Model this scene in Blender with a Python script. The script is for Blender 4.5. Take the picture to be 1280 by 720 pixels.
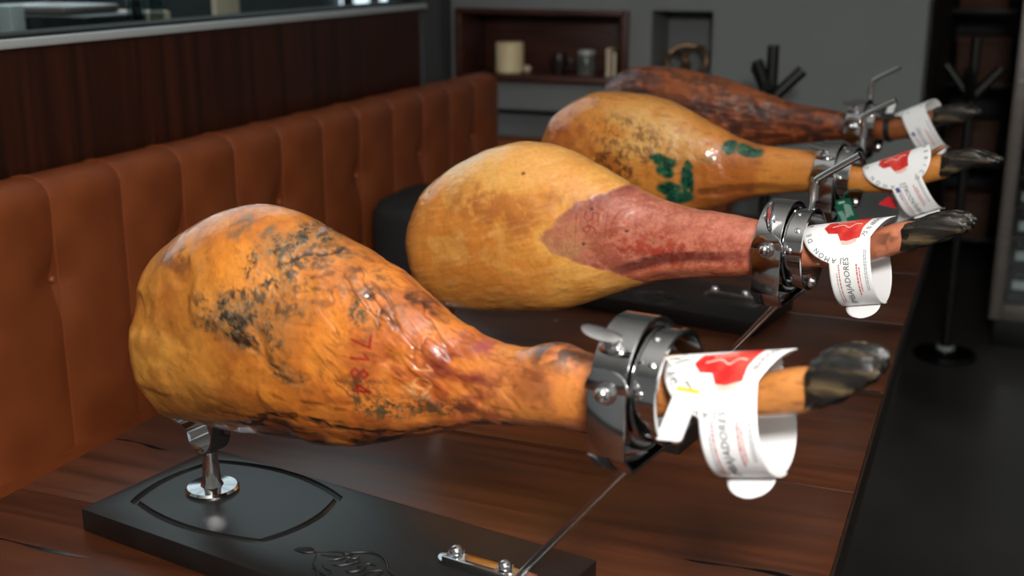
import bpy, bmesh, math, random
import numpy as np
from mathutils import Vector, Matrix
for o in list(bpy.data.objects): bpy.data.objects.remove(o, do_unlink=True)
SC = bpy.context.scene; COL = SC.collection
R = math.radians
TZ = .75                                  # table top height
# ---- camera --------------------------------------------------------------
cd = bpy.data.cameras.new('camera'); CAM = bpy.data.objects.new('camera', cd); COL.objects.link(CAM)
CAM.location = (0, 0, TZ+.62); CAM.rotation_euler = (R(90-15.64), 0, R(21.96))
cd.sensor_width = 36; cd.lens = 36*1500/1280; cd.clip_start = .02
cd.dof.use_dof = True; cd.dof.focus_distance = 1.38; cd.dof.aperture_fstop = 4.2
SC.camera = CAM
# ---- world, lamps, exposure ----------------------------------------------
W = bpy.data.worlds.new('world'); SC.world = W; W.use_nodes = True
W.node_tree.nodes['Background'].inputs[0].default_value = (.75, .88, 1, 1)
W.node_tree.nodes['Background'].inputs[1].default_value = .045
def area(name, loc, aim, size, power, col=(1, 1, 1)):
    l = bpy.data.lights.new(name, 'AREA'); l.shape = 'DISK'; l.size = size; l.energy = power; l.color = col
    o = bpy.data.objects.new(name, l); COL.objects.link(o); o.location = loc
    o.rotation_euler = (Vector(aim)-Vector(loc)).to_track_quat('-Z', 'Y').to_euler(); return o
area('flash_lamp', (.22, -.12, 1.9), (-.5, 1.4, .9), .3, 34, (1, .97, .93))
area('bounce_lamp', (.1, .1, 1.95), (.1, .15, 2.9), .25, 42, (1, .98, .95))
vs = SC.view_settings; vs.view_transform = 'Standard'; vs.look = 'None'; vs.gamma = 1; vs.exposure = 0
vs.use_curve_mapping = False
# ---- small builders --------------------------------------------------------
def lin(r, g, b):
    f = lambda c: c/12.92 if c <= .04045 else ((c+.055)/1.055)**2.4
    return (f(r/255), f(g/255), f(b/255), 1)
def mat(name, col, rough=.5, metal=0, **kw):
    m = bpy.data.materials.new(name); m.use_nodes = True; b = m.node_tree.nodes['Principled BSDF']
    b.inputs['Base Color'].default_value = col; b.inputs['Roughness'].default_value = rough; b.inputs['Metallic'].default_value = metal
    for k, v in kw.items(): b.inputs[k.replace('_', ' ')].default_value = v
    return m
def nod(m, t, **kw):
    n = m.node_tree.nodes.new(t)
    for k, v in kw.items():
        if k in n.inputs: n.inputs[k].default_value = v
        else: setattr(n, k, v)
    return n
def noise_mat(name, c1, c2, scale=(1, 1, 1), nscale=5, detail=6, rough=.5, lo=.3, hi=.7, bump=0, metal=0, distort=0, rnd=False, rough2=None, **kw):
    """two colours mixed by stretched noise in object space"""
    m = mat(name, c1, rough, metal, **kw); L = m.node_tree.links.new; b = m.node_tree.nodes['Principled BSDF']
    tc = nod(m, 'ShaderNodeTexCoord'); mp = nod(m, 'ShaderNodeMapping'); mp.inputs['Scale'].default_value = scale
    L(tc.outputs['Object'], mp.inputs['Vector'])
    if rnd:
        oi = nod(m, 'ShaderNodeObjectInfo'); mu = nod(m, 'ShaderNodeMath', operation='MULTIPLY'); mu.inputs[1].default_value = 37
        L(oi.outputs['Random'], mu.inputs[0]); cx = nod(m, 'ShaderNodeCombineXYZ'); 
        for i in range(3): L(mu.outputs[0], cx.inputs[i])
        L(cx.outputs[0], mp.inputs['Location'])
    nz = nod(m, 'ShaderNodeTexNoise'); nz.inputs['Scale'].default_value = nscale; nz.inputs['Detail'].default_value = detail; nz.inputs['Distortion'].default_value = distort
    L(mp.outputs[0], nz.inputs['Vector'])
    rp = nod(m, 'ShaderNodeValToRGB'); e = rp.color_ramp.elements
    e[0].position = lo; e[0].color = c1; e[1].position = hi; e[1].color = c2
    L(nz.outputs['Fac'], rp.inputs[0]); L(rp.outputs[0], b.inputs['Base Color'])
    if bump:
        bp = nod(m, 'ShaderNodeBump'); bp.inputs['Strength'].default_value = bump; bp.inputs['Distance'].default_value = .002
        L(nz.outputs['Fac'], bp.inputs['Height']); L(bp.outputs[0], b.inputs['Normal'])
    if rough2 is not None:
        mr = nod(m, 'ShaderNodeMapRange'); mr.inputs['To Min'].default_value = rough; mr.inputs['To Max'].default_value = rough2
        L(nz.outputs['Fac'], mr.inputs[0]); L(mr.outputs[0], b.inputs['Roughness'])
    return m
def link(name, me, material=None, parent=None, smooth=None):
    o = bpy.data.objects.new(name, me); COL.objects.link(o)
    if material is not None and not me.materials: me.materials.append(material)
    if parent is not None: o.parent = parent
    if smooth is not None:
        me.shade_smooth(); me.set_sharp_from_angle(angle=R(smooth))
    return o
def tag(o, label=None, cat=None, group=None, kind=None):
    for k, v in (('label', label), ('category', cat), ('group', group), ('kind', kind)):
        if v: o[k] = v
    return o
def empty(name, loc=(0, 0, 0), rz=0):
    o = bpy.data.objects.new(name, None); COL.objects.link(o); o.location = loc; o.rotation_euler = (0, 0, rz); o.empty_display_size = .05
    return o
class MB:
    """collects vertices and faces of ONE piece"""
    def __init__(s): s.v = []; s.f = []
    def add(s, v, f):
        n = len(s.v); s.v += [tuple(p) for p in v]; s.f += [tuple(i+n for i in q) for q in f]; return s
    def box(s, x0, x1, y0, y1, z0, z1, M=None):
        v = [Vector((x, y, z)) for z in (z0, z1) for y in (y0, y1) for x in (x0, x1)]
        if M is not None: v = [M @ p for p in v]
        return s.add(v, [(0, 2, 3, 1), (4, 5, 7, 6), (0, 1, 5, 4), (2, 6, 7, 3), (0, 4, 6, 2), (1, 3, 7, 5)])
    def loft(s, rings, close=True, caps=True, loop=False):
        n = len(rings[0]); v = [p for r in rings for p in r]; f = []
        m = len(rings)
        for i in range(m if loop else m-1):
            a = i*n; b = ((i+1) % m)*n
            for j in range(n if close else n-1):
                k = (j+1) % n; f.append((a+j, a+k, b+k, b+j))
        if caps and not loop: f += [tuple(range(n))[::-1], tuple(range((m-1)*n, m*n))]
        return s.add(v, f)
    def tube(s, pts, r, n=12, caps=True, loop=False):
        pts = [Vector(p) for p in pts]; rings = []; m = len(pts); up = None
        for i, p in enumerate(pts):
            if loop: t = pts[(i+1) % m]-pts[i-1]
            else: t = pts[min(i+1, m-1)]-pts[max(i-1, 0)]
            t.normalize()
            if up is None: up = Vector((0, 0, 1)) if abs(t.z) < .9 else Vector((1, 0, 0))
            a = t.cross(up).normalized(); up = a.cross(t).normalized()
            rr = r[i] if hasattr(r, '__len__') else r
            rings.append([p + (a*math.cos(q)+up*math.sin(q))*rr for q in [2*math.pi*j/n for j in range(n)]])
        return s.loft(rings, True, caps, loop)
    def lathe(s, prof, n=40, M=None, loop=False):
        """profile of (r, z) turned about z"""
        rings = [[Vector((r*math.cos(q), r*math.sin(q), z)) for q in [2*math.pi*j/n for j in range(n)]] for r, z in prof]
        if M is not None: rings = [[M @ p for p in g] for g in rings]
        return s.loft(rings, True, not loop, loop)
    def mesh(s, name='m'):
        me = bpy.data.meshes.new(name); me.from_pydata(s.v, [], s.f)
        bm = bmesh.new(); bm.from_mesh(me); bmesh.ops.recalc_face_normals(bm, faces=bm.faces); bm.to_mesh(me); bm.free()
        return me
    def build(s, name, material=None, parent=None, smooth=35, bevel=0, seg=2):
        me = s.mesh(name)
        if bevel:
            bm = bmesh.new(); bm.from_mesh(me); 
            es = [e for e in bm.edges if len(e.link_faces) == 2 and e.calc_face_angle(0) > R(30)]
            bmesh.ops.bevel(bm, geom=es, offset=bevel, segments=seg, profile=.5, affect='EDGES'); bm.to_mesh(me); bm.free()
        return link(name, me, material, parent, smooth)
def box(name, x0, x1, y0, y1, z0, z1, m, parent=None, bevel=.002): return MB().box(x0, x1, y0, y1, z0, z1).build(name, m, parent, bevel=bevel)
def struct(o): o['kind'] = 'structure'; return o
def copy_tree(o, parent=None):
    c = o.copy(); COL.objects.link(c); c.parent = parent
    for ch in o.children: copy_tree(ch, c)
    return c
def arc(cx, cy, r, a0, a1, n): return [(cx+r*math.cos(R(a0+(a1-a0)*i/n)), cy+r*math.sin(R(a0+(a1-a0)*i/n))) for i in range(n+1)]
def bez(pts, n=8):
    """Catmull-Rom through the points"""
    P = [Vector(p) for p in pts]; P = [2*P[0]-P[1]] + P + [2*P[-1]-P[-2]]; out = []
    for i in range(1, len(P)-2):
        for j in range(n):
            t = j/n; a, b, c, d = P[i-1:i+3]
            out.append(.5*((2*b)+(c-a)*t+(2*a-5*b+4*c-d)*t*t+(3*b-a-3*c+d)*t**3))
    return out + [P[-2]]
def text_mesh(body, size, shear=0, align='CENTER', space=1, width=0):
    c = bpy.data.curves.new('lettering', 'FONT'); c.body = body; c.size = size; c.shear = shear; c.align_x = align; c.align_y = 'CENTER'; c.space_character = space; c.resolution_u = 3
    c.offset = width
    o = bpy.data.objects.new('lettering', c); COL.objects.link(o)
    bpy.context.view_layer.update()
    me = bpy.data.meshes.new_from_object(o.evaluated_get(bpy.context.evaluated_depsgraph_get()))
    bpy.data.objects.remove(o); 
    return me
SLIVERS = [(-1.04, 1.169, -.946, 1.17, .004), (-1.03, .89, -.843, .903, .004), (-.262, 1.137, -.118, 1.133, .005), (-.16, 1.729, -.113, 1.733, .005), (-.151, 2.489, -.113, 2.491, .004)]
# ---- materials -------------------------------------------------------------
M = {}
M['steel'] = mat('polished_steel', (.62, .62, .63, 1), .09, 1)
M['rod'] = mat('steel_rod', (.55, .54, .53, 1), .22, 1)
M['screw'] = mat('bright_screw', (.75, .75, .76, 1), .16, 1)
M['black_board'] = noise_mat('black_lacquer', lin(20, 19, 19), lin(29, 28, 27), (1, 6, 1), 30, 4, .3, bump=.03, rough2=.4)
M['table_wood'] = noise_mat('walnut_plank', lin(52, 25, 12), lin(96, 50, 25), (.9, 14, 6), 2.6, 8, .26, .3, .75, .05, distort=.6, rnd=True, rough2=.4)
M['table_dark'] = noise_mat('dark_table_edge', lin(24, 15, 11), lin(38, 23, 16), (2, 20, 20), 3, rough=.4)
M['resin'] = mat('black_resin', lin(14, 15, 16), .12)
M['leather'] = noise_mat('tan_leather', lin(116, 56, 26), lin(138, 71, 35), (1, 1, 1), 9, 8, .42, .3, .75, .12)
M['leather2'] = noise_mat('leather_piping', lin(134, 64, 30), lin(154, 80, 40), (1, 1, 1), 20, 4, .45)
M['veneer'] = noise_mat('dark_red_veneer', lin(30, 12, 6), lin(66, 29, 14), (14, 14, .35), 4, 5, .38, .3, .75)
M['niche_wood'] = noise_mat('dark_mahogany', lin(56, 32, 26), lin(86, 50, 40), (1.2, 8, 12), 4, 5, .4)
M['grey_wall'] = noise_mat('grey_plaster', lin(116, 120, 120), lin(124, 128, 128), (1, 1, 1), 3, 3, .8)
M['dark_wall'] = noise_mat('dark_plaster', lin(58, 62, 63), lin(64, 68, 69), (1, 1, 1), 3, 3, .8)
M['brown_wall'] = noise_mat('brown_jamb', lin(40, 30, 27), lin(52, 39, 34), (8, 8, .6), 4, 3, .5)
M['floor'] = noise_mat('dark_floor', lin(44, 43, 42), lin(66, 64, 62), (1, 1, 1), 2.2, 8, .32, bump=.02, rough2=.5)
M['ceil'] = noise_mat('pale_plaster', lin(222, 222, 218), lin(230, 230, 226), (1, 1, 1), 3, 3, .8)
M['rail'] = mat('brushed_rail', lin(190, 196, 196), .4, .3)
M['matte'] = mat('matte_black', lin(9, 9, 9), .9)
M['black'] = mat('black_paint', lin(13, 13, 13), .45)
M['blackgloss'] = mat('black_gloss', lin(10, 10, 11), .15)
M['fabric'] = noise_mat('black_fabric', lin(14, 14, 15), lin(24, 24, 25), (1, 1, 1), 60, 4, .8, bump=.2)
M['wax'] = noise_mat('cream_wax', lin(226, 205, 160), lin(236, 218, 178), (1, 1, 1), 6, 3, .5, Subsurface_Weight=.2)
M['white'] = mat('white_paint', lin(225, 225, 222), .5)
M['cream'] = mat('cream_card', lin(205, 186, 160), .6)
M['bronze'] = noise_mat('aged_bronze', lin(95, 70, 50), lin(160, 130, 100), (1, 1, 1), 12, 4, .35, metal=.7)
M['jar'] = noise_mat('smoked_glass_jar', lin(70, 72, 70), lin(110, 112, 108), (1, 1, 3), 10, 3, .15)
M['darkpot'] = mat('dark_ceramic', lin(38, 28, 26), .3)
M['frame_metal'] = noise_mat('brushed_frame', lin(120, 112, 108), lin(150, 142, 136), (1, 1, 30), 6, 3, .35, metal=.6)
M['label_white'] = mat('bottle_label', lin(210, 214, 214), .6)
M['bottle'] = mat('dark_bottle', lin(14, 24, 20), .1)
M['kraft'] = noise_mat('brown_box', lin(78, 48, 34), lin(98, 62, 44), (1, 1, 1), 5, 3, .7)
def emis(name, col, s):
    m = bpy.data.materials.new(name); m.use_nodes = True; b = m.node_tree.nodes['Principled BSDF']
    b.inputs['Base Color'].default_value = (.8, .8, .8, 1); b.inputs['Emission Color'].default_value = col; b.inputs['Emission Strength'].default_value = s
    return m
M['daylight'] = emis('daylight_pane', (.80, .92, 1, 1), 1.6)
M['panel'] = emis('light_panel', (.85, .94, 1, 1), 1.15)
def glass(name, tint=(1, 1, 1, 1), gl=.02):
    m = bpy.data.materials.new(name); m.use_nodes = True; nt = m.node_tree; nt.nodes.clear()
    o = nt.nodes.new('ShaderNodeOutputMaterial'); mx = nt.nodes.new('ShaderNodeMixShader'); t = nt.nodes.new('ShaderNodeBsdfTransparent'); g = nt.nodes.new('ShaderNodeBsdfGlossy'); fr = nt.nodes.new('ShaderNodeLayerWeight'); pw = nt.nodes.new('ShaderNodeMath'); ad = nt.nodes.new('ShaderNodeMath')
    t.inputs[0].default_value = tint; g.inputs['Roughness'].default_value = gl; fr.inputs[0].default_value = .5; pw.operation = 'POWER'; pw.inputs[1].default_value = 5; ad.operation = 'MULTIPLY_ADD'; ad.inputs[1].default_value = .9; ad.inputs[2].default_value = .03
    nt.links.new(fr.outputs['Facing'], pw.inputs[0]); nt.links.new(pw.outputs[0], ad.inputs[0]); nt.links.new(ad.outputs[0], mx.inputs[0]); nt.links.new(t.outputs[0], mx.inputs[1]); nt.links.new(g.outputs[0], mx.inputs[2]); nt.links.new(mx.outputs[0], o.inputs[0])
    return m
M['glass'] = glass('clear_glass', (.9, .95, .95, 1)); M['drink_glass'] = glass('drinking_glass', (.75, .8, .8, 1), .05)
# ---- room shell --------------------------------------------------------------
struct(box('floor', -6, 3, -2, 8, -.05, 0, M['floor'], bevel=0))
YW = 3.9                                                          # back wall
PX = -1.56                                                        # partition behind the bench
w = struct(box('wall_left', PX-.1, PX, .2, 3.16, 0, 1.213, M['veneer'], bevel=0))
tr = struct(box('trim_1', PX-.12, PX+.012, .2, 3.19, 1.213, 1.228, M['rail'], bevel=.002))
tr = struct(box('trim_2', PX-.09, PX-.005, .2, 3.19, 1.228, 1.234, M['matte'], bevel=.002))
wn = struct(box('window_1', PX-.055, PX-.045, .2, 3.14, 1.234, 2.6, M['glass'], bevel=0))
for yy in (.2, 3.14): box('window_frame', PX-.08, PX-.02, yy, yy+.05, 1.243, 2.6, M['blackgloss'], wn)
box('window_frame', PX-.08, PX-.02, .2, 3.19, 2.6, 2.65, M['blackgloss'], wn)
# grey post and deep corner between the partition and the back wall
struct(box('wall_corner', -1.86, -1.80, 3.6, YW+.02, 0, 2.9, M['dark_wall'], bevel=0)); struct(box('wall_post', PX-.12, PX-.005, 3.195, 3.31, 0, 2.9, M['dark_wall'], bevel=0))
# back wall with its two recesses
wb = MB()
SX0, SX1, SZ0, SZ1 = -1.765, -1.165, .945, 1.185                     # wooden display box
NX0, NX1, NZ0, NZ1 = -1.078, -.875, .80, 1.187                      # small grey niche
WR = -.222                                                         # right end of the wall
D = .22
def wr(x0, x1, z0, z1, y0=YW, y1=YW+D): wb.box(x0, x1, y0, y1, z0, z1)
LZ = .842
wr(-1.85, WR, 1.187, 2.9); wr(-1.85, SX0, LZ, 1.187); wr(SX0, SX1, LZ, SZ0); wr(SX1, NX0, LZ, 1.187); wr(SX0, SX1, SZ1, 1.187)
wr(NX1, WR, 0, 1.187); wr(NX0, NX1, 0, NZ0); wr(SX1+.05, NX0, 0, LZ)
wr(-1.85, SX1+.05, 0, LZ, YW+.14, YW+D)                               # set-back lower part
wr(-1.85, WR, 0, 2.9, YW+D, YW+D+.05)
struct(wb.build('wall_back', M['grey_wall'], None, None))
struct(box('ceiling', -6, 3, -2, 12, 2.9, 2.95, M['ceil'], bevel=0)); struct(box('wall_front', -6, 3, -2.1, -2, 0, 2.9, M['ceil'], bevel=0)); struct(box('wall_side', 3, 3.1, -2, 8, 0, 2.9, M['ceil'], bevel=0))
wd = struct(box('wall_right', WR-.1, WR, YW+D, 6.4, 0, 2.9, M['brown_wall'], bevel=0))
struct(box('wall_end', WR-.1, 3, 6.4, 6.5, 0, 2.9, M['dark_wall'], bevel=0))
# ---- kitchen seen through the glass ----------------------------------------
struct(box('wall_kitchen', -6, -5.9, -2, 12, 0, 3, M['dark_wall'], bevel=0))
wk = struct(box('window_2', -5.86, -5.84, 1.5, 9.6, 1.15, 2.7, M['daylight'], bevel=0))
for i in range(6): box('window_frame', -5.84, -5.78, 1.5+i*1.6, 1.58+i*1.6, 1.15, 2.7, M['black'], wk, 0)
wk = struct(box('window_3', -5.86, -5.84, 10.2, 11.9, .86, 2.7, M['daylight'], bevel=0))
for y0 in (10.2, 10.72, 11.45, 11.82): box('window_frame', -5.84, -5.78, y0, y0+.12, .86, 2.7, M['black'], wk, 0)
for i in range(12): 
    t = tag(empty('ceiling_panel', (-2.5-1.25*(i % 3), 2.2+i//3*1.25, 2.9)), 'glowing white ceiling light panel over the kitchen counter', 'ceiling light', 'kitchen ceiling panels')
    box('diffuser', -.58, .58, -.58, .58, -.03, -.01, M['panel'], t, .002); box('frame', -.6, .6, -.6, .6, -.02, 0, M['white'], t, .002)
kc = tag(box('kitchen_counter', -2.55, -1.85, .6, 3.1, .0, 1.02, M['blackgloss']), 'black glossy work counter behind the glass partition', 'counter')
def counter_item(name, x, y, z, sx, sy, sz, m, label, cat):
    return tag(MB().box(x-sx/2, x+sx/2, y-sy/2, y+sy/2, z, z+sz).build(name, m, None, bevel=.008), label, cat)
counter_item('coffee_machine', -2.2, 2.4, 1.02, .4, .22, .205, M['black'], 'black appliance on the counter behind the glass', 'appliance')
counter_item('paper_stack', -2.2, 2.62, 1.02, .25, .18, .2, M['cream'], 'cream stack of paper on the counter behind the glass', 'paper')
counter_item('tray', -2.2, 2.41, 1.225, .25, .2, .02, M['frame_metal'], 'grey metal tray lying on top of the black appliance', 'tray')
def tumbler(x, y, z, r, h, label):
    p = [(0, 0), (r*.8, 0), (r, h), (r*.92, h), (r*.74, .012), (0, .012)]
    o = MB().lathe([(max(a, .0005), b) for a, b in p], 24, Matrix.Translation((x, y, z))).build('tumbler', M['drink_glass'], None)
    return tag(o, label, 'glass', 'tumblers behind the glass')
for i, (x, y) in enumerate(((-1.9, 2.345), (-1.92, 2.385), (-1.9, 2.425))):
    tumbler(x, y, 1.02, .018, .245, 'tall drinking glass standing on the black counter behind the partition')
counter_item('bar_tap', -2.2, 2.26, 1.02, .06, .05, .23, M['rail'], 'pale metal bar tap on the counter behind the glass', 'tap')
counter_item('menu_board', -2.3, 3.28, 0, .02, .13, 1.26, M['cream'], 'tall beige menu board beyond the kitchen counter', 'board')
# ---- bench ------------------------------------------------------------------
BX = -1.445
bench = tag(empty('banquette_bench', (BX, 1.9, 0)), 'long tan leather bench with tufted channel back along the wood partition', 'bench')
PW = .176
def bench_panel(side):
    nu, nv = 16, 30; mb = MB(); rings = []
    for j in range(nv+1):
        v = j/nv; row = []
        for i in range(nu+1):
            u = i/nu
            bul = .007*(1-abs(2*u-1)**3.2)
            if v < .8:
                z = .50+(.978-.50)*v/.8; x = .0
            else:
                a = (v-.8)/.2*math.pi*.95; z = .978+.032*math.sin(a); x = -.05*(1-math.cos(a))
            xx = x + bul*(1 if v < .8 else math.cos((v-.8)/.2*math.pi*.5)); zz = z + (bul*.1*math.sin((v-.8)/.2*math.pi) if v >= .8 else 0)
            e = u if side > 0 else 1-u                           # the button sits on this edge
            d = math.hypot((1-e)*PW/.05, (z-.835)/.05); xx -= .016*math.exp(-d*d)
            xx -= .006*math.exp(-((z-.835-.0*e)/.012)**2)*e**2
            row.append((xx, u*PW, zz))
        rings.append(row)
    n = nu+1; v = [p for r in rings for p in r]; f = [(j*n+i, j*n+i+1, (j+1)*n+i+1, (j+1)*n+i) for j in range(nv) for i in range(nu)]
    k = len(v); v += [(-.1, 0, .5), (-.1, PW, .5), (-.1, 0, .978), (-.1, PW, .978)]
    f += [tuple([j*n for j in range(nv+1)] + [k+2, k]), tuple([j*n+nu for j in range(nv, -1, -1)] + [k+1, k+3]), tuple([nv*n+i for i in range(nu+1)] + [k+3, k+2]), (k, k+1) + tuple(range(nu, -1, -1)), (k, k+2, k+3, k+1)]
    return mb.add(v, f).mesh('back_panel')
pA, pB = bench_panel(1), bench_panel(-1)
for me in (pA, pB): me.materials.append(M['leather']); me.shade_smooth(); me.set_sharp_from_angle(angle=R(50))
seam = MB().tube([(0.001, 0, .5+.478*i/20) for i in range(21)] + [(-.05*(1-math.cos(a)), 0, .978+.033*math.sin(a)) for a in [math.pi*.9*i/8 for i in range(1, 9)]], .0011, 6).mesh('seam_stitch')
but = MB().lathe([(.0005, .004), (.004, .0035), (.006, .001), (.006, -.004)], 16, Matrix.Rotation(R(90), 4, 'Y')).mesh('button')
for i in range(16):
    y = 1.53 + (i-5)*PW
    o = link('back_panel', pA if i % 2 == 0 else pB, None, bench); o.location = (0, y-1.9, 0)
    o = link('seam_stitch', seam, M['leather2'], bench); o.location = (0, y-1.9, 0)
    if i % 2 == 1:
        o = link('button', but, M['leather2'], bench); o.location = (-.012, y-1.9, .835)
YE = 1.53+11*PW - 1.9
box('seat_cushion', -.02, .52, -1.25, YE, .40, .535, M['leather'], bench, .03)
box('bench_base', -.1, .46, -1.2, YE, .02, .40, M['black'], bench, .004)
ret = tag(empty('corner_bench', (-.98, YW-.06, 0)), 'low tan leather corner bench below the grey ledge on the back wall', 'bench')
box('backrest', -.78, .22, -.14, -.02, .42, .765, M['leather'], ret, .025)
box('seat_cushion', -.78, .22, -.36, -.13, .38, .48, M['leather'], ret, .03)
box('bench_base', -.76, .2, -.35, -.04, 0, .38, M['black'], ret, .004)
# bag on the bench: soft upright body, flap, two loop handles
bag = tag(empty('shoulder_bag', (-1.335, 2.68, .535), R(3)), 'black fabric bag standing on the tan bench', 'bag')
def pillow(sx, sy, sz, n=14, e=5):
    rings = []
    for j in range(n+1):
        t = j/n; z = sz*t; k = (1-abs(2*t-1)**e)**(1/e)*.12+.88
        rings.append([(sx*k*math.copysign(abs(math.cos(a))**.5, math.cos(a)), sy*k*math.copysign(abs(math.sin(a))**.5, math.sin(a)), z) for a in [2*math.pi*i/32 for i in range(32)]])
    return MB().loft(rings)
pillow(.075, .165, .245).build('bag_body', M['fabric'], bag, 60)
MB().box(.066, .074, -.14, .14, .12, .235).build('flap', M['fabric'], bag, bevel=.003)
MB().box(.0735, .0755, -.13, -.12, .04, .1).build('zip_pull', M['rail'], bag, bevel=.0005)
# ---- display box, niche and the things in them -----------------------------
db = tag(empty('display_box', ((SX0+SX1)/2, YW, SZ0)), 'dark mahogany wall box shelf holding a cream candle', 'shelf')
hw = (SX1-SX0)/2; hh = SZ1-SZ0
box('shelf_board', -hw, hw, -.03, .2, -.005, .018, M['niche_wood'], db); box('top_board', -hw, hw, -.03, .2, hh-.018, hh, M['niche_wood'], db)
for s in (-1, 1): box('side_board', s*hw-.011, s*hw+.011, -.03, .2, -.005, hh, M['niche_wood'], db)
box('back_board', -hw, hw, .195, .205, 0, hh, M['niche_wood'], db)
SZ = SZ0+.018
cdl = tag(empty('pillar_candle', (-1.605, YW+.06, SZ)), 'thick cream pillar candle standing in the mahogany wall box', 'candle')
MB().lathe([(.0005, .105), (.046, .105), (.049, .102), (.05, .096), (.05, .004), (.047, 0), (.0005, 0)], 32).build('wax', M['wax'], cdl)
MB().tube([(0, 0, .104), (.001, 0, .11), (.003, 0, .115)], .0012, 6).build('wick', M['black'], cdl)
tag(MB().lathe([(max(.0005, .014*math.sin(a)), .014-.014*math.cos(a)) for a in [math.pi*i/12 for i in range(13)]], 20, Matrix.Translation((-1.535, YW+.05, SZ))).build('tealight_ball', M['cream'], None), 'small cream ball beside the pillar candle', 'ornament')
pt = tag(empty('dark_mug', (-1.425, YW+.07, SZ)), 'dark brown ceramic mug in the wall box between candle and jar', 'mug')
MB().lathe([(.0005, 0), (.022, 0), (.026, .01), (.028, .06), (.026, .068), (.023, .066), (.023, .012), (.0005, .01)], 28).build('mug_body', M['darkpot'], pt)
MB().tube(bez([(.026, 0, .055), (.042, 0, .05), (.042, 0, .025), (.026, 0, .018)]), .004, 8).build('handle', M['darkpot'], pt)
jr = tag(empty('grey_jar', (-1.325, YW+.07, SZ)), 'grey smoked glass jar with metal lid in the wall box', 'jar')
MB().lathe([(.0005, 0), (.03, 0), (.033, .006), (.033, .062), (.028, .07), (.0005, .07)], 28).build('jar_body', M['jar'], jr)
MB().lathe([(.0005, .07), (.03, .07), (.03, .082), (.027, .085), (.0005, .085)], 28).build('lid', M['rail'], jr)
for i, (dx, h, m, lb) in enumerate(((0, .095, 'cream', 'thin cream book at the end of the wall box'), (.022, .085, 'niche_wood', 'thin brown book beside the cream book in the wall box'))):
    bk = tag(empty('book', (-1.232+dx, YW+.06, SZ)), lb, 'book', None)
    box('cover', -.008, .008, -.04, .04, 0, h, M[m], bk, .0015); box('pages', -.006, .006, -.0405, .038, .003, h-.003, M['cream'], bk, 0)
sc = tag(empty('knot_sculpture', (-.975, YW+.09, NZ0)), 'bronze interlocking ring sculpture in the grey wall niche', 'sculpture')
box('plinth', -.06, .06, -.035, .035, 0, .16, M['darkpot'], sc, .004)
def ring_pts(r, c, rx, rz): 
    Mx = Matrix.Translation(c) @ Matrix.Rotation(rz, 4, 'Z') @ Matrix.Rotation(rx, 4, 'X')
    return [Mx @ Vector((r*math.cos(a), r*math.sin(a)*.8, 0)) for a in [2*math.pi*i/40 for i in range(40)]]
for r, c, rx, rz in ((.062, (-.005, 0, .222), R(82), R(15)), (.056, (.025, .0, .222), R(75), R(-35)), (.05, (-.035, 0, .21), R(60), R(60))):
    MB().tube(ring_pts(r, c, rx, rz), .008, 10, loop=True).build('ring', M['bronze'], sc, 60)
# ---- coat stands ----------------------------------------------------------------
def coat_stand(loc, h, label, prongs, lean=0):
    t = tag(empty('coat_stand', loc), label, 'coat stand', 'black coat stands')
    MB().lathe([(.0005, 0), (.105, 0), (.108, .008), (.1, .018), (.03, .03), (.016, .05), (.0005, .05)], 40).build('base', M['blackgloss'], t)
    MB().lathe([(.0005, .03), (.03, .03), (.03, .04), (.0005, .045)], 24).build('collar', M['rail'], t)
    MB().tube([(0, 0, .04), (0, 0, h*.55), (0, 0, h)], [.014, .016, .017], 14).build('pole', M['black'], t)
    for (a, z0, out, up) in prongs:
        MB().tube(bez([(0, 0, z0), (out*.5*math.cos(a), out*.5*math.sin(a), z0+up*.5), (out*math.cos(a), out*math.sin(a), z0+up)], 5), .017, 12).build('prong', M['black'], t)
    return t
coat_stand((-.60, 3.45, 0), 1.118, 'black pronged coat stand by the grey wall behind the darkest ham', [(R(15), .965, .085, .085), (R(150), .965, .06, .09), (R(200), .965, .045, .11), (R(270), .95, .05, .06)])
coat_stand((-.085, 4.28, 0), 1.1, 'black coat stand with round floor base near the steel framed cabinet', [(R(20), .90, .09, .10), (R(170), .90, .09, .11), (R(260), .9, .08, .1)])
# ---- dark shelf unit far back -----------------------------------------------------
su = tag(empty('shelf_unit', (.1, 5.9, 0)), 'dark shelf unit with brown boxes at the far end of the room', 'shelf')
for x in (-.36, .0, .36): box('upright', x-.015, x+.015, -.15, .15, 0, 1.5, M['black'], su)
for z in (.1, .45, .8, 1.12): box('shelf_board', -.36, .36, -.15, .15, z-.012, z+.012, M['black'], su)
k = 0
for (x, z, sx, sz, m) in ((-.19, .112, .2, .2, 'kraft'), (-.2, .462, .22, .18, 'kraft'), (.15, .462, .16, .24, 'darkpot'), (-.18, .812, .22, .2, 'kraft'), (.17, .812, .2, .14, 'darkpot'), (-.2, 1.132, .2, .16, 'kraft')):
    b_ = tag(empty('storage_box', (.1+x, 5.86, z)), ['brown box on the lowest shelf of the dark unit', 'brown box on the second shelf of the dark unit', 'tall dark box on the second shelf of the dark unit', 'brown box on the third shelf of the dark unit', 'dark low box on the third shelf of the dark unit', 'brown box on the top shelf of the dark unit'][k], 'box'); k += 1
    box('carton', -sx/2, sx/2, -.1, .1, 0, sz*.82, M[m], b_, .003); box('lid', -sx/2-.004, sx/2+.004, -.104, .104, sz*.82, sz, M[m], b_, .003)
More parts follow.
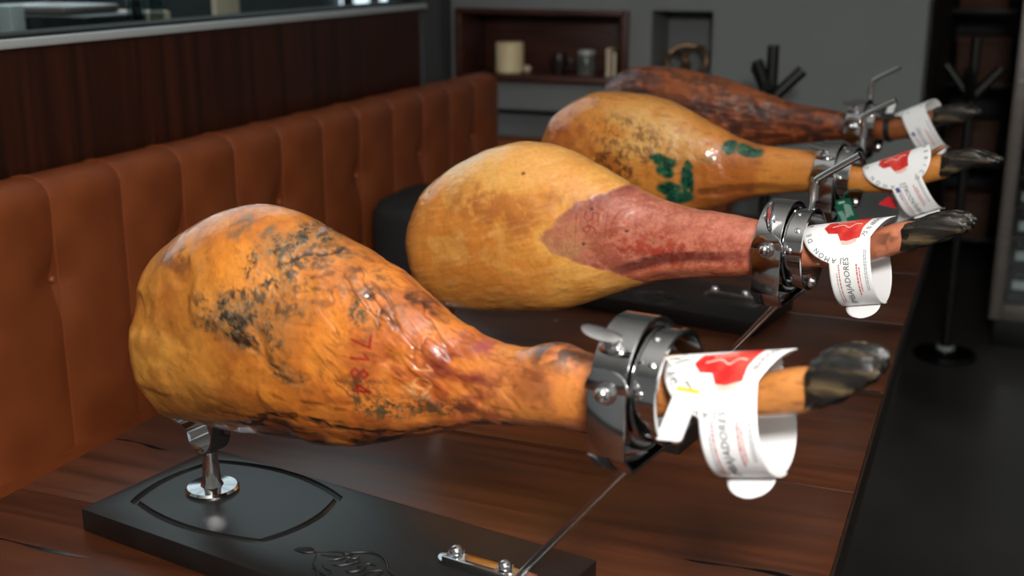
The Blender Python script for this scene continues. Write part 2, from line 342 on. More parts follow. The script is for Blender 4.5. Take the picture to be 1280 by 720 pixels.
# ---- steel framed wine cabinet ----------------------------------------------------
wc = tag(empty('wine_cabinet', (.045, 4.45, 0)), 'wine cabinet with brushed steel frame and glass door standing at the back', 'cabinet')
box('plinth', .02, .8, .02, .5, 0, .10, M['black'], wc)
box('back_panel', 0, .82, .45, .5, .10, 1.9, M['black'], wc); 
for x in (0, .79): box('side_panel', x, x+.03, .03, .47, .10, 1.9, M['black'], wc)
box('top_panel', 0, .82, .03, .5, 1.87, 1.9, M['black'], wc); box('bottom_panel', 0, .82, .03, .5, .10, .13, M['black'], wc)
dr = box('door_frame', 0, .045, 0, .03, .105, 1.9, M['frame_metal'], wc)
box('frame_rail', .045, .82, 0, .03, .105, .16, M['frame_metal'], dr); box('frame_rail', .045, .82, 0, .03, 1.85, 1.9, M['frame_metal'], dr); box('frame_rail', .775, .82, 0, .03, .16, 1.85, M['frame_metal'], dr)
box('pane', .045, .775, .012, .018, .16, 1.85, M['glass'], dr, 0)
MB().lathe([(.0005, -.008), (.006, -.008), (.007, -.004), (.007, 0)], 14, Matrix.Translation((.022, 0, .95)) @ Matrix.Rotation(R(-90), 4, 'X')).build('lock', M['screw'], dr)
ZS = [.185+i*.108 for i in range(14)]
for z in ZS: box('shelf_rack', .03, .79, .06, .44, z-.012, z-.004, M['black'], wc, 0)
wb_ = MB().lathe([(.0005, 0), (.034, 0), (.036, .006), (.036, .2), (.03, .225), (.014, .25), (.013, .3), (.0005, .3)], 20).mesh('wine_bottle')
wl_ = MB().box(-.032, .032, -.039, -.0365, -.02, .012).mesh('label')
for zi, z in enumerate(ZS[:9]):
    for xi in range(2):
        t = tag(empty('wine_bottle', (.045+.10+xi*.1, 4.58, z+.034)), 'dark wine bottle with white label on the %s rack of the steel framed cabinet' % ['lowest', 'second', 'third', 'fourth', 'fifth', 'sixth', 'seventh', 'eighth', 'ninth'][zi], 'bottle', 'bottles in the wine cabinet')
        o = link('bottle_body', wb_, M['bottle'], t, 40); o.rotation_euler = (R(-90), 0, 0)
        o = link('bottle_label', wl_, M['label_white'], t); 
# ---- table ----------------------------------------------------------------------------
TX0, TX1, TY0, TY1 = -1.043, -.112, .29, 2.90
tb = tag(empty('dining_table', ((TX0+TX1)/2, 1.6, 0)), 'long dark walnut plank table carrying four ham stands', 'table')
seams = [TY0, .645, 1.006, 1.368, 1.73, 2.09, 2.45, TY1]
tw = (TX1-TX0)/2
for a, b_ in zip(seams[:-1], seams[1:]):
    h = (b_-a)/2-.0006
    o = MB().box(-tw, tw, -h, h, -.042, 0).build('plank', M['table_wood'], tb, bevel=.0012); o.location = (0, (a+b_)/2-1.6, TZ)
def sliver(x0, y0, x1, y1, wd, name='resin_fill'):
    n = 14; top = []; bot = []; cx = (TX0+TX1)/2
    for i in range(n+1):
        t = i/n; x = x0+(x1-x0)*t; y = y0+(y1-y0)*t + .004*math.sin(5*t+x0*30); h = wd*(math.sin(math.pi*min(1, t*1.0))**.8)*(.6+.4*math.sin(9*t+y0))
        top.append((x-cx, y-1.6+h, TZ+.0002)); bot.append((x-cx, y-1.6-h, TZ+.0002))
    lo = [(p[0], p[1], TZ-.002) for p in top], [(p[0], p[1], TZ-.002) for p in bot]
    MB().loft([[top[i], bot[i], lo[1][i], lo[0][i]] for i in range(n+1)]).build(name, M['resin'], tb, None)
for sv in SLIVERS: sliver(*sv)
box('apron', -tw+.05, tw-.05, TY0-1.6+.06, TY1-1.6-.06, TZ-.075, TZ-.042, M['table_dark'], tb)
box('edge_band', tw, tw+.004, TY0-1.6, TY1-1.6, TZ-.045, TZ-.0012, M['table_dark'], tb, .0008)
for yy in (-.95, .9):
    box('table_leg', -.06, .06, yy-.06, yy+.06, .03, TZ-.075, M['black'], tb); box('foot_plate', -.3, .3, yy-.09, yy+.09, 0, .03, M['black'], tb)
# ---- ham stands -----------------------------------------------------------------------
U = Vector((.985, -.173, 0)); Wd = Vector((-.173, -.985, 0)); CORNER = Vector((-.862, 1.142, TZ))
SHIFT = [(0, 0), (.031, .544), (.024, 1.066), (0, 1.68)]
RZ = math.atan2(-.173, .985); XO = .27
def origin(k): return CORNER + U*XO + Wd*.09 + Vector((SHIFT[k][0], SHIFT[k][1], 0))
def off(o): o.location.x -= XO; return o
def hexnut(x, y, z, r=.0095, h=.007, up=(0, 0, 1)):
    Mx = Matrix.Translation((x, y, z)) @ Vector(up).to_track_quat('Z', 'Y').to_matrix().to_4x4()
    mb = MB().lathe([(r*1.25, 0), (r*1.25, .0012), (.0005, .0012)], 24, Mx)
    mb.loft([[Mx @ Vector((r*math.cos(a), r*math.sin(a), zz)) for a in [math.pi/3*i for i in range(6)]] for zz in (.0012, h)])
    mb.lathe([(r*.8, h)] + [(max(.0004, r*.8*math.cos(a)), h+r*.75*math.sin(a)) for a in [math.pi/2*i/6 for i in range(1, 7)]], 20, Mx)
    return mb
BT = .027
def board_mesh():
    me = MB().box(0, .54, -.108, .09, 0, BT).build('board', M['black_board'], None, bevel=.0016)
    c = [(.036, -.064), (.222, -.060), (.224, .064), (.036, .064)]; bul = [.016, .014, .02, .014]; pts = []
    for i in range(4):
        a = Vector(c[i]); b = Vector(c[(i+1) % 4]); d = b-a; n = Vector((d.y, -d.x)).normalized()
        for j in range(16):
            t = j/16; p = a+d*t+n*bul[i]*4*t*(1-t); pts.append((p.x, p.y, BT+.0004))
    cut = MB().tube(pts, .0052, 10, loop=True).build('cutter', None, None)
    mod = me.modifiers.new('groove', 'BOOLEAN'); mod.operation = 'DIFFERENCE'; mod.object = cut; mod.solver = 'EXACT'
    bpy.context.view_layer.update()
    m2 = bpy.data.meshes.new_from_object(me.evaluated_get(bpy.context.evaluated_depsgraph_get()))
    bpy.data.objects.remove(me); bpy.data.objects.remove(cut)
    if not m2.materials: m2.materials.append(M['black_board'])
    m2.shade_smooth(); m2.set_sharp_from_angle(angle=R(35)); return m2
BOARD = board_mesh()
def emblem():
    """carved crest: leaf finial, scrolled border and slanted numerals, raised out of the board"""
    mb = MB()
    def st(pts, r=.0016): 
        q = bez([(x, y, BT+.0002) for x, y in pts], 6); n = len(q)
        mb.tube(q, [r*(.35+.65*math.sin(math.pi*(i+.6)/(n+.2))) for i in range(n)], 8)
    for k in range(4): st([(.287, -.047-.001*k), (.28, -.049+.003*(k-1.5)), (.272, -.051+.003*(k-1.5)), (.265, -.053+.0016*(k-1.5))], .0013)
    st([(.287, -.047), (.300, -.038), (.318, -.03), (.335, -.019), (.352, -.02), (.366, -.03), (.374, -.039), (.386, -.044), (.40, -.046)], .0018)
    st([(.287, -.047), (.294, -.056), (.302, -.068), (.316, -.078), (.33, -.092), (.35, -.098), (.37, -.092), (.385, -.08), (.395, -.062), (.4, -.046)], .0018)
    st([(.296, -.05), (.31, -.044), (.322, -.04), (.33, -.033)], .0013); st([(.372, -.05), (.38, -.056), (.378, -.066), (.37, -.07), (.366, -.062)], .0013)
    st([(.308, -.062), (.316, -.068), (.326, -.07), (.33, -.078)], .0013)
    # slanted numerals 950 between two flourishes
    def num(cx, cy, P, s=.028):
        a = R(8)
        for pl in P: st([(cx + (x+.25*y)*s*math.cos(a) + y*s*math.sin(a), cy - (x+.25*y)*s*math.sin(a)*.2 + y*s*math.cos(a)) for x, y in pl], .0021)
    num(.306, -.054, [[(.1, 0), (.25, .2), (.3, .45), (.25, .8), (.1, .65), (-.02, .75)]])
    num(.319, -.060, [[(.35, .75), (.15, .9), (0, .72), (.12, .52), (.34, .6), (.38, .8), (.34, .4), (.2, .1), (0, .05)]])
    num(.336, -.063, [[(.42, .92), (.12, .9), (.06, .55), (.3, .58), (.36, .3), (.2, .05), (0, .1)]])
    num(.353, -.067, [[(.2, .95), (.02, .6), (.05, .2), (.2, .02), (.36, .3), (.38, .7), (.2, .95)]])
    st([(.306, -.075), (.33, -.08), (.355, -.083), (.375, -.079)], .0015)
    return mb.mesh('carved_emblem')
EMB = emblem()
TILT = R(1)
def ring_mat(x, z): return Matrix.Translation((x, 0, z)) @ Matrix.Rotation(R(90)-TILT, 4, 'Y')
def make_stand(k):
    labels = ['black lacquered ham stand with carved crest under the mould-spotted ham', 'black ham stand with steel clamp holding the smooth golden ham', 'black ham stand with steel clamp holding the ham with green ink marks', 'black ham stand with steel clamp holding the dark reddish brown ham']
    t = tag(empty('ham_stand', origin(k), RZ), labels[k], 'ham stand', 'ham stands along the table')
    b = off(link('board', BOARD, None, t)); link('carved_emblem', EMB, M['black_board'], b, 60)
    # cup post
    p = off(MB().lathe([(.0005, BT), (.030, BT), (.0305, BT+.003), (.028, BT+.0055), (.013, BT+.0065), (.0105, BT+.012), (.0085, BT+.045), (.0085, BT+.052), (.0005, BT+.052)], 40, Matrix.Translation((.088, .004, 0))).build('support_post', M['steel'], t))
    prof = bez([(-.062, .119 if k == 0 else .127), (-.04, .110), (-.022, .104), (-.017, .09), (-.008, .079), (0, .077), (.008, .079), (.016, .09), (.02, .108), (.026, .128)], 5)
    rings = []
    for q in prof: rings.append([(.088+q.x, .004-.015, q.y), (.088+q.x, .004+.015, q.y), (.088+q.x+.0015, .004+.015, q.y-.0025), (.088+q.x+.0015, .004-.015, q.y-.0025)])
    MB().loft(rings).build('cradle', M['steel'], p, 40)
    # bracket plate, bolts, rod
    br = MB(); out = [(.508, -.0), (.508, .028)] + [(x, y) for x, y in arc(.414, .014, .014, 90, 270, 12)] + [(.508, 0)]
    br.loft([[(x, y, z) for x, y in out[1:]] for z in (BT, BT+.0035)])
    br.loft([[(x, y, z) for x, y in [(.412, -.001), (.508, -.001), (.508, .0025), (.412, .0025)]] for z in (BT, BT+.010)])
    bk = off(br.build('bracket', M['steel'], t, bevel=.0006))
    for bx in (.42, .478): hexnut(bx, .014, BT+.003).build('bolt', M['screw'], bk)
    off(MB().tube([(.494, .014, BT+.002), (.500, .013, BT+.012), (.628, .0, .196)], .0042, 14).build('rod', M['rod'], t))
    # yoke: bent strip with chamfered corners and rounded ears
    c0, c1 = .606, .641; w_ = .0605; th = .003; rows = []
    path = [(-w_, .272), (-w_, .215), (-w_+.018, .196), (w_-.018, .196), (w_, .215), (w_, .272)]
    inn = [(-w_+th, .272), (-w_+th, .2163), (-w_+.0193, .199), (w_-.0193, .199), (w_-th, .2163), (w_-th, .272)]
    sh = lambda z: (z-.196)*math.tan(TILT)*.35
    yk = MB().loft([[(c0-sh(a[1]), a[0], a[1]), (c1-sh(a[1]), a[0], a[1]), (c1-sh(i[1]), i[0], i[1]), (c0-sh(i[1]), i[0], i[1])] for a, i in zip(path, inn)])
    cx = (c0+c1)/2-sh(.272)
    for s in (-1, 1): yk.loft([[(cx+.02*math.cos(a), y, .272+.02*math.sin(a)) for a in [math.pi*i/14 for i in range(15)]] for y in (s*w_, s*(w_-th))])
    yo = off(yk.build('yoke', M['steel'], t, bevel=.0005))
    for s in (-1, 1): hexnut(cx, s*w_, .272, .0085, .006, (0, s, 0)).build('pivot_bolt', M['screw'], yo)
    # clamp rings
    A = ring_mat(.622, .264); r = .057
    hp = off(MB().lathe([(r, -.0155), (r+.0012, -.016), (r+.0012, .016), (r, .0155), (r-.0022, .0155), (r-.0022, -.0155)], 72, A, loop=True).build('outer_ring', M['steel'], t))
    r2 = .049
    lo = MB().lathe([(r2, -.012), (r2+.0015, -.012), (r2+.0015, .0), (r2+.0006, .001), (r2+.0006, .019), (r2+.0022, .0195), (r2+.0022, .0225), (r2, .023), (r2-.002, .023), (r2-.002, -.012)], 72, ring_mat(.640, .264), loop=True)
    ir = off(lo.build('inner_ring', M['steel'], t))
    for a in (200, 232, 262):
        Mx = ring_mat(.640, .264); p0 = Mx @ Vector((r2*math.cos(R(a)), r2*math.sin(R(a)), .008 if a != 232 else .014)); n_ = (Mx.to_3x3() @ Vector((math.cos(R(a)), math.sin(R(a)), 0)))
        MB().lathe([(.0035, 0), (.0035, .001), (.002, .002), (.0004, .0022)], 14, Matrix.Translation(p0) @ n_.to_track_quat('Z', 'Y').to_matrix().to_4x4()).build('rivet', M['screw'], ir)
    # wing screw on top of the outer ring, on the groove side
    ang = [R(128), R(118), R(140), R(140)][k]
    n_ = A.to_3x3() @ Vector((-math.sin(ang-R(90)+R(0))*0-math.sin(R(45)), -math.cos(R(45)), 0)); p0 = A @ Vector((-r*math.sin(R(45)), -r*math.cos(R(45)), -.002))
    Mx = Matrix.Translation(p0) @ n_.to_track_quat('Z', 'Y').to_matrix().to_4x4()
    ws = off(MB().lathe([(.0005, -.02), (.004, -.02), (.004, .002), (.007, .003), (.007, .008), (.004, .009), (.004, .014), (.0005, .014)], 18, Mx).build('clamp_screw', M['screw'], t))
    spin = [R(80), R(170), R(70), R(70)][k]
    wing = MB(); Mw = Matrix.Translation(((.616, -.0515, .3175), (.622, -.0515, .309), (.616, -.0515, .3175), (.616, -.0515, .3175))[k]) @ Matrix.Rotation(R((6, 88, 4, 4)[k]), 4, 'Y') @ Matrix.Rotation(R((24, 10, 20, 20)[k]), 4, 'X')
    oval = [(.019*math.copysign(abs(math.cos(a))**.8, math.cos(a))-.002, .0075*math.sin(a)) for a in [2*math.pi*i/28 for i in range(28)]]
    wing.loft([[Mw @ Vector((x, y, z+6*x*x)) for x, y in oval] for z in (-.0012, .0012)]).build('wing', M['steel'], ws, bevel=.0004)
    MB().lathe([(.008, 0), (.008, .004), (.0055, .008), (.0005, .0085)], 20, Matrix.Translation((.664, -.012, .226)) @ Matrix.Rotation(R(80), 4, 'Y')).build('locking_knob', M['screw'], ir)
    if k:
        L = [[(.636, .06, .262), (.637, .06, .30), (.641, .06, .336), (.649, .06, .346), (.694, .06, .377)], [(.653, .06, .262), (.652, .06, .30), (.649, .06, .352), (.656, .06, .363), (.699, .06, .388)], [(.617, .06, .262), (.619, .06, .297), (.624, .06, .349), (.632, .06, .361), (.679, .06, .387)]][k-1]
        lv = off(MB().tube([L[0]] + [p for p in bez(L[1:], 8)], .0046, 12).build('bent_lever', M['rod'], t))
        MB().lathe([(.0046, -.012), (.0062, -.012), (.0062, .012), (.0046, .012)], 16, Matrix.Translation((Vector(L[1])+Vector(L[2]))/2+Vector((0, 0, .008)))).build('sleeve', M['rod'], lv)
    return t
for k in range(4): make_stand(k)
# ---- numpy helpers -------------------------------------------------------
def hash3(i, j, k, seed):
    n = (i*374761393 + j*668265263 + k*1440662683 + seed*974634777) & 0xFFFFFFFF
    n = ((n ^ (n >> 13))*1274126177) & 0xFFFFFFFF
    n = ((n ^ (n >> 16))*2246822519) & 0xFFFFFFFF
    return ((n ^ (n >> 15)) & 0xFFFFFF)/float(0xFFFFFF)
def vnoise(p, seed=0):
    f0 = np.floor(p); fr = p - f0; fr = fr*fr*(3-2*fr); q = f0.astype(np.int64)
    i, j, k = q[:, 0], q[:, 1], q[:, 2]; x, y, z = fr[:, 0], fr[:, 1], fr[:, 2]
    def h(a, b, c): return hash3(i+a, j+b, k+c, seed)
    l = lambda a, b, t: a + (b-a)*t
    return l(l(l(h(0,0,0), h(1,0,0), x), l(h(0,1,0), h(1,1,0), x), y),
             l(l(h(0,0,1), h(1,0,1), x), l(h(0,1,1), h(1,1,1), x), y), z)
def fbm(p, sc, octv=4, seed=0):
    s = 0; a = 1; t = 0
    sc = np.array(sc, float)*np.ones(3)
    for o in range(octv):
        s = s + a*vnoise(p*sc*(2.03**o) + 17.3*o, seed+o); t += a; a *= .5
    return s/t                       # 0..1, mean .5
def sst(e0, e1, x):
    t = np.clip((x-e0)/(e1-e0), 0, 1); return t*t*(3-2*t)
# leg profiles: (distance along the stand, centre height, half height)
PROF = [
 dict(x0=.0315, pts=[(.0696,.2139,.1041),(.0863,.2199,.1094),(.106,.2266,.1148),(.1287,.2333,.1198),(.1544,.239,.1238),(.1832,.2433,.1252),(.2213,.2447,.1222),(.2594,.242,.1142),(.2975,.2388,.1048),(.3357,.2365,.093),(.3738,.235,.0785),(.4119,.2325,.0622),(.4337,.232,.0528),(.4718,.2327,.0426),(.51,.2362,.0369),(.5263,.2412,.0386),(.5481,.2448,.0386),(.5644,.243,.0364),(.5862,.2433,.0335),(.608,.2472,.0286),(.6461,.2557,.0202),(.6843,.2621,.0172),(.7224,.269,.0181),(.7605,.281,.0205),(.782,.288,.0185)]),
 dict(x0=.048, e=2.3, pts=[(.1022,.206,.0965),(.1215,.2105,.1049),(.1439,.2168,.1112),(.1693,.2244,.1167),(.1976,.232,.121),(.2351,.2402,.1232),(.2727,.2439,.1195),(.3102,.2445,.1107),(.3477,.245,.0974),(.3853,.2461,.0816),(.4228,.2481,.0661),(.4604,.2492,.0547),(.4979,.2511,.0472),(.5355,.2537,.0432),(.573,.2555,.0387),(.6159,.2588,.0294),(.6535,.2625,.0215),(.691,.266,.0204),(.7285,.2758,.0206),(.7661,.2919,.0198),(.785,.297,.018)]),
 dict(x0=.07, e=2.2, pts=[(.1245,.2603,.0885),(.1442,.2617,.0983),(.167,.2634,.1063),(.1928,.2647,.1111),(.2216,.2653,.1126),(.2598,.2653,.1114),(.298,.2643,.1065),(.3362,.2635,.0979),(.3744,.2606,.086),(.4126,.2578,.0717),(.4508,.2576,.0566),(.489,.2607,.0457),(.5272,.2639,.0396),(.5654,.2672,.0357),(.6036,.2694,.031),(.6472,.2635,.0223),(.6854,.2629,.0194),(.7236,.2691,.0215),(.7618,.284,.0225),(.7782,.2909,.0218),(.805,.298,.019)]),
 dict(x0=.006, e=2.2, pts=[(.0625,.2702,.0818),(.0832,.2687,.0916),(.1071,.2674,.0978),(.1341,.2655,.1012),(.1644,.263,.1027),(.2044,.2601,.1024),(.2445,.259,.0987),(.2846,.26,.0912),(.3247,.2605,.082),(.3648,.261,.0706),(.4049,.2609,.0604),(.445,.2601,.0517),(.4851,.2598,.0439),(.5252,.2612,.0379),(.5653,.2626,.0324),(.6111,.2614,.0247),(.6512,.2619,.0218),(.6913,.2647,.0232),(.7314,.2751,.0233),(.7715,.2906,.0208),(.787,.294,.018)]),
]
def ham_grid(k, M, K):
    """grid of points (M,K,3) in the stand's frame, y>0 is away from the groove side"""
    pr = PROF[k]; P = np.array(pr['pts']); x0 = pr['x0']; xa = P[0, 0]; x1 = P[-1, 0]
    s = np.linspace(0, 1, M)
    x = x0 + (x1-x0)*np.where(s < .3, .2*(s/.3)**2, .2 + .8*(s-.3)/.7)
    def cr(col):                     # smooth interpolation
        xs, ys = P[:, 0], P[:, col]; m = np.gradient(ys, xs)
        i = np.clip(np.searchsorted(xs, x)-1, 0, len(xs)-2); h = xs[i+1]-xs[i]; t = np.clip((x-xs[i])/h, 0, 1)
        return (2*t**3-3*t**2+1)*ys[i] + (t**3-2*t**2+t)*h*m[i] + (-2*t**3+3*t**2)*ys[i+1] + (t**3-t**2)*h*m[i+1]
    c = cr(1); a = cr(2)
    cap = x < xa
    t = np.clip((x-x0)/(xa-x0), 0, 1)
    sl = (P[1, 2]-P[0, 2])/(P[1, 0]-P[0, 0])
    a = np.where(cap, (P[0, 2]-sl*(xa-x))*(1-(1-t)**pr.get('e', 2.4))**(1/pr.get('e', 2.4)), a)
    c = np.where(cap, P[0, 1] - (P[1, 1]-P[0, 1])/(P[1, 0]-P[0, 0])*(xa-x), c)
    kw = np.interp(x, [x0, x0+.1, x0+.3, .45, .56, .62, 1], [.72, .68, .66, .7, .8, .88, .9])
    b = kw*a
    th = np.linspace(0, 2*np.pi, K, endpoint=False)
    ct, st = np.cos(th), np.sin(th)
    e = .92
    yy = b[:, None]*np.sign(ct)*np.abs(ct)**e; zz = c[:, None] + a[:, None]*np.sign(st)*np.abs(st)**e
    return np.stack([np.repeat(x[:, None], K, 1), yy, zz], -1), x, c, a, b
# ---- hams -----------------------------------------------------------------------------------
SEG = {'0': [[(.3, 1), (0, .75), (0, .25), (.3, 0), (.6, .25), (.6, .75), (.3, 1)]], '1': [[(.1, .75), (.35, 1), (.35, 0)]], '4': [[(.45, 0), (.45, 1), (0, .3), (.65, .3)]],
       '5': [[(.6, 1), (.05, 1), (.03, .55), (.4, .6), (.6, .35), (.4, .02), (0, .08)]], '6': [[(.55, .95), (.2, .8), (.02, .35), (.3, 0), (.58, .28), (.3, .52), (.04, .35)]],
       '7': [[(0, 1), (.6, 1), (.25, 0)]], '8': [[(.3, .52), (.06, .75), (.3, 1), (.54, .75), (.3, .52), (.02, .25), (.3, 0), (.58, .25), (.3, .52)]]}
def seg_dist(x, z, pl):
    d = np.full(x.shape, 9.)
    for (ax, az), (bx, bz) in zip(pl[:-1], pl[1:]):
        dx, dz = bx-ax, bz-az; t = np.clip(((x-ax)*dx+(z-az)*dz)/(dx*dx+dz*dz+1e-12), 0, 1)
        d = np.minimum(d, np.hypot(x-ax-t*dx, z-az-t*dz))
    return d
def rgb(r, g, b): return np.array(lin(r, g, b)[:3])
class Paint:
    def __init__(s, P, b, base):
        s.P = P; s.x, s.y, s.z = P[:, 0], P[:, 1], P[:, 2]; s.c = np.tile(rgb(*base), (len(P), 1)); s.h = np.zeros(len(P)); s.rough = np.full(len(P), .36)
        wv = lambda sd: (fbm(P, 45, 3, sd)-.5)
        s.wx = s.x+.014*wv(5); s.wz = s.z+.014*wv(9)
        s.front = sst(.25, -.2, s.y/np.maximum(b, .004))
        s.n1 = fbm(P, 9, 4, 21); s.n2 = fbm(P, 28, 4, 33); s.n3 = fbm(P, 90, 4, 47); s.n4 = fbm(P, 260, 3, 53)
        s.str = fbm(P, (30, 190, 190), 4, 61)                # grain along the leg
    def mix(s, m, col): m = np.clip(m, 0, 1)[:, None]; s.c = s.c*(1-m)+rgb(*col)*m
    def blob(s, x, z, rx, rz, ang=0, soft=.5, warp=1):
        dx = (s.wx if warp else s.x)-x; dz = (s.wz if warp else s.z)-z; ca, sa = math.cos(ang), math.sin(ang)
        d = np.hypot((dx*ca+dz*sa)/rx, (-dx*sa+dz*ca)/rz); return sst(1+soft, 1-soft, d)*s.front
    def line(s, pl, w, warp=.5):
        x = s.x+(s.wx-s.x)*warp; z = s.z+(s.wz-s.z)*warp
        return sst(w, w*.25, seg_dist(x, z, pl))*s.front
    def speck(s, n, lo, hi): return sst(lo, hi, n)
    def digits(s, txt, x0, z0, h, w, sp=.85):
        """numerals turned a quarter so that they read downward"""
        d = np.full(s.x.shape, 9.)
        for i, ch in enumerate(txt):
            for pl in SEG[ch]: d = np.minimum(d, seg_dist(s.x+(s.wx-s.x)*.12, s.z+(s.wz-s.z)*.12, [(x0+cy*h, z0-(cx+i*sp)*h) for cx, cy in pl]))
        return sst(w, w*.3, d)*s.front
def paint0(q):
    x, z = q.x, q.z; n5 = fbm(q.P, 620, 2, 71); mo = .45*q.n3+.3*q.n4+.25*n5
    q.mix(sst(.27, .1, x+.1*(q.n1-.5))*.85, (212, 148, 62)); q.mix(sst(.45, .62, q.n1)*.6, (222, 134, 42)); q.mix(sst(.54, .36, q.n1)*.75, (170, 92, 30)); q.mix(sst(.30, .21, z)*sst(.26, .12, x)*.5, (218, 160, 74))
    q.mix(sst(.29, .36, z)*sst(.28, .12, x)*.55, (164, 88, 36)); q.mix(sst(.26, .40, x+.3*(.26-z))*.65, (182, 84, 38)); q.mix(sst(.44, .5, x)*.75, (196, 120, 66)); q.mix(sst(.50, .60, q.n2)*.35, (150, 76, 28)); q.mix(sst(.5, .40, q.n2)*.3, (232, 150, 58))
    q.mix(sst(.5, .56, x)*sst(.45, .6, q.n2)*.7, (150, 92, 54)); q.mix(sst(.62, .68, x), (196, 128, 66))
    q.mix(sst(.55, .70, q.str)*.5*sst(.22, .36, x), (112, 48, 22)); q.mix(sst(.54, .66, mo)*.35, (104, 54, 20))
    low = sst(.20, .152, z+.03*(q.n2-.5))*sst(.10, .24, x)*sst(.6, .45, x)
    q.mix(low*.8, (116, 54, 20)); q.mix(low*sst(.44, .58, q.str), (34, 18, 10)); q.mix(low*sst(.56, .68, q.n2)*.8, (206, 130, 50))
    for bx, bz, rx, rz, an, d in ((.252, .330, .034, .024, .5, .85), (.232, .272, .050, .024, -.1, 1), (.273, .350, .026, .014, .3, .7), (.262, .312, .024, .012, .2, .95), (.225, .285, .03, .015, .3, .7), (.285, .30, .03, .02, 0, .4), (.30, .335, .03, .008, .2, .5), (.276, .232, .03, .010, -.4, .6), (.36, .305, .04, .02, -.6, .3)):
        bl = q.blob(bx, bz, rx, rz, an, .6); q.mix(bl*sst(.38, .6, q.n2)*.5*d, (142, 102, 52)); q.mix(bl*sst(.47, .56, mo)*d, (70, 50, 28)); q.mix(bl*sst(.52, .60, mo)*d, (30, 24, 18)); q.mix(bl*sst(.56, .64, n5)*d*.5, (150, 138, 110)); q.rough += bl*.2*d; q.h += bl*(mo-.5)*.004*d
    q.mix(q.blob(.205, .355, .013, .009)*.75*sst(.38, .55, q.n3), (110, 92, 70)); q.mix(q.blob(.235, .353, .006, .006)*.75, (104, 86, 62)); q.mix(q.blob(.133, .32, .014, .012)*.6*sst(.4, .55, q.n3), (92, 46, 24)); q.mix(q.blob(.115, .315, .012, .008)*.6, (92, 46, 24))
    for bx, bz, rx, rz in ((.365, .219, .020, .022), (.412, .207, .034, .010), (.385, .202, .016, .012), (.445, .214, .026, .008), (.352, .292, .008, .012)):
        bl = q.blob(bx, bz, rx, rz); q.mix(bl*sst(.46, .57, mo)*.85, (84, 72, 44)); q.mix(bl*sst(.54, .62, n5)*.6, (56, 58, 42))
    q.mix(q.blob(.458, .240, .034, .022, -.5)*sst(.40, .58, q.n2)*.9, (104, 24, 26)); q.mix(q.blob(.470, .215, .04, .012)*.6*sst(.35, .6, q.n3), (112, 44, 38)); q.mix(q.blob(.470, .276, .008, .006)*.7, (150, 60, 70))
    # fine diagonal wrinkles of the dried rind
    R2 = np.stack([(x*.80-z*.60)*26, (x*.60+z*.80)*105, q.y*30], -1); rn = fbm(R2, 1, 3, 83); rid = 1-np.abs(2*rn-1)
    wz = sst(.29, .36, x)*sst(.56, .47, x)*sst(.19, .23, z)*(1-.85*q.blob(.362, .250, .026, .032, 0, .3, 0)); wr = sst(.90, .985, rid)*wz*sst(.36, .58, q.n1+.3*(q.n2-.5))
    q.mix(wr*.5, (70, 36, 20)); q.h -= wr*.001; q.h += wz*(rn-.5)*.005
    for pl, w, dk in (([(.262, .329), (.287, .337), (.31, .341), (.33, .338)], .0032, .9), ([(.198, .247), (.232, .255), (.259, .237), (.28, .232)], .0036, .95), ([(.203, .150), (.25, .172), (.309, .178), (.363, .169), (.42, .178), (.5, .205)], .0045, .9), ([(.23, .168), (.28, .180), (.33, .176)], .003, .7),
                      ([(.351, .31), (.378, .291), (.395, .279)], .003, .6), ([(.394, .305), (.428, .288), (.457, .278)], .003, .6), ([(.347, .326), (.387, .309), (.424, .291)], .003, .6), ([(.29, .318), (.31, .325), (.325, .32)], .003, .5), ([(.24, .24), (.27, .225), (.30, .222)], .003, .5), ([(.26, .205), (.3, .198), (.34, .196)], .003, .35)):
        m = q.line(pl, w, 1.0)*sst(.36, .52, q.n3); q.mix(m*dk, (40, 24, 15)); q.h -= m*.0014*dk
    q.mix(q.digits('7184', .352, .274, .018, .0018)*.9, (146, 18, 18))
    q.mix(q.digits('10', .412, .254, .018, .0015)*.5, (232, 168, 108)); q.mix(q.blob(.42, .225, .016, .008)*sst(.5, .6, mo)*.6, (222, 170, 110))
    top = sst(.335, .35, z)*sst(.235, .255, x)*sst(.315, .295, x)*sst(-.3, .4, q.y/.06); q.mix(top*.85*sst(.4, .55, q.n2), (60, 50, 34)); q.rough -= top*.14; q.h += top*(q.n2-.5)*.012
    hk = sst(.262, .278, z)*sst(.515, .535, x)*sst(.585, .56, x); q.mix(hk*sst(.42, .55, q.n3)*.85, (56, 42, 34)); q.h += sst(.53, .545, x)*sst(.575, .556, x)*sst(.25, .28, z)*.003*q.front
    q.h += sst(.5, .4, q.n1)*-.003+(q.n1-.5)*.008*sst(.5, .4, x)+(q.n2-.5)*(.002+.003*sst(.15, .3, x))*sst(.52, .45, x)+(q.n3-.5)*.001
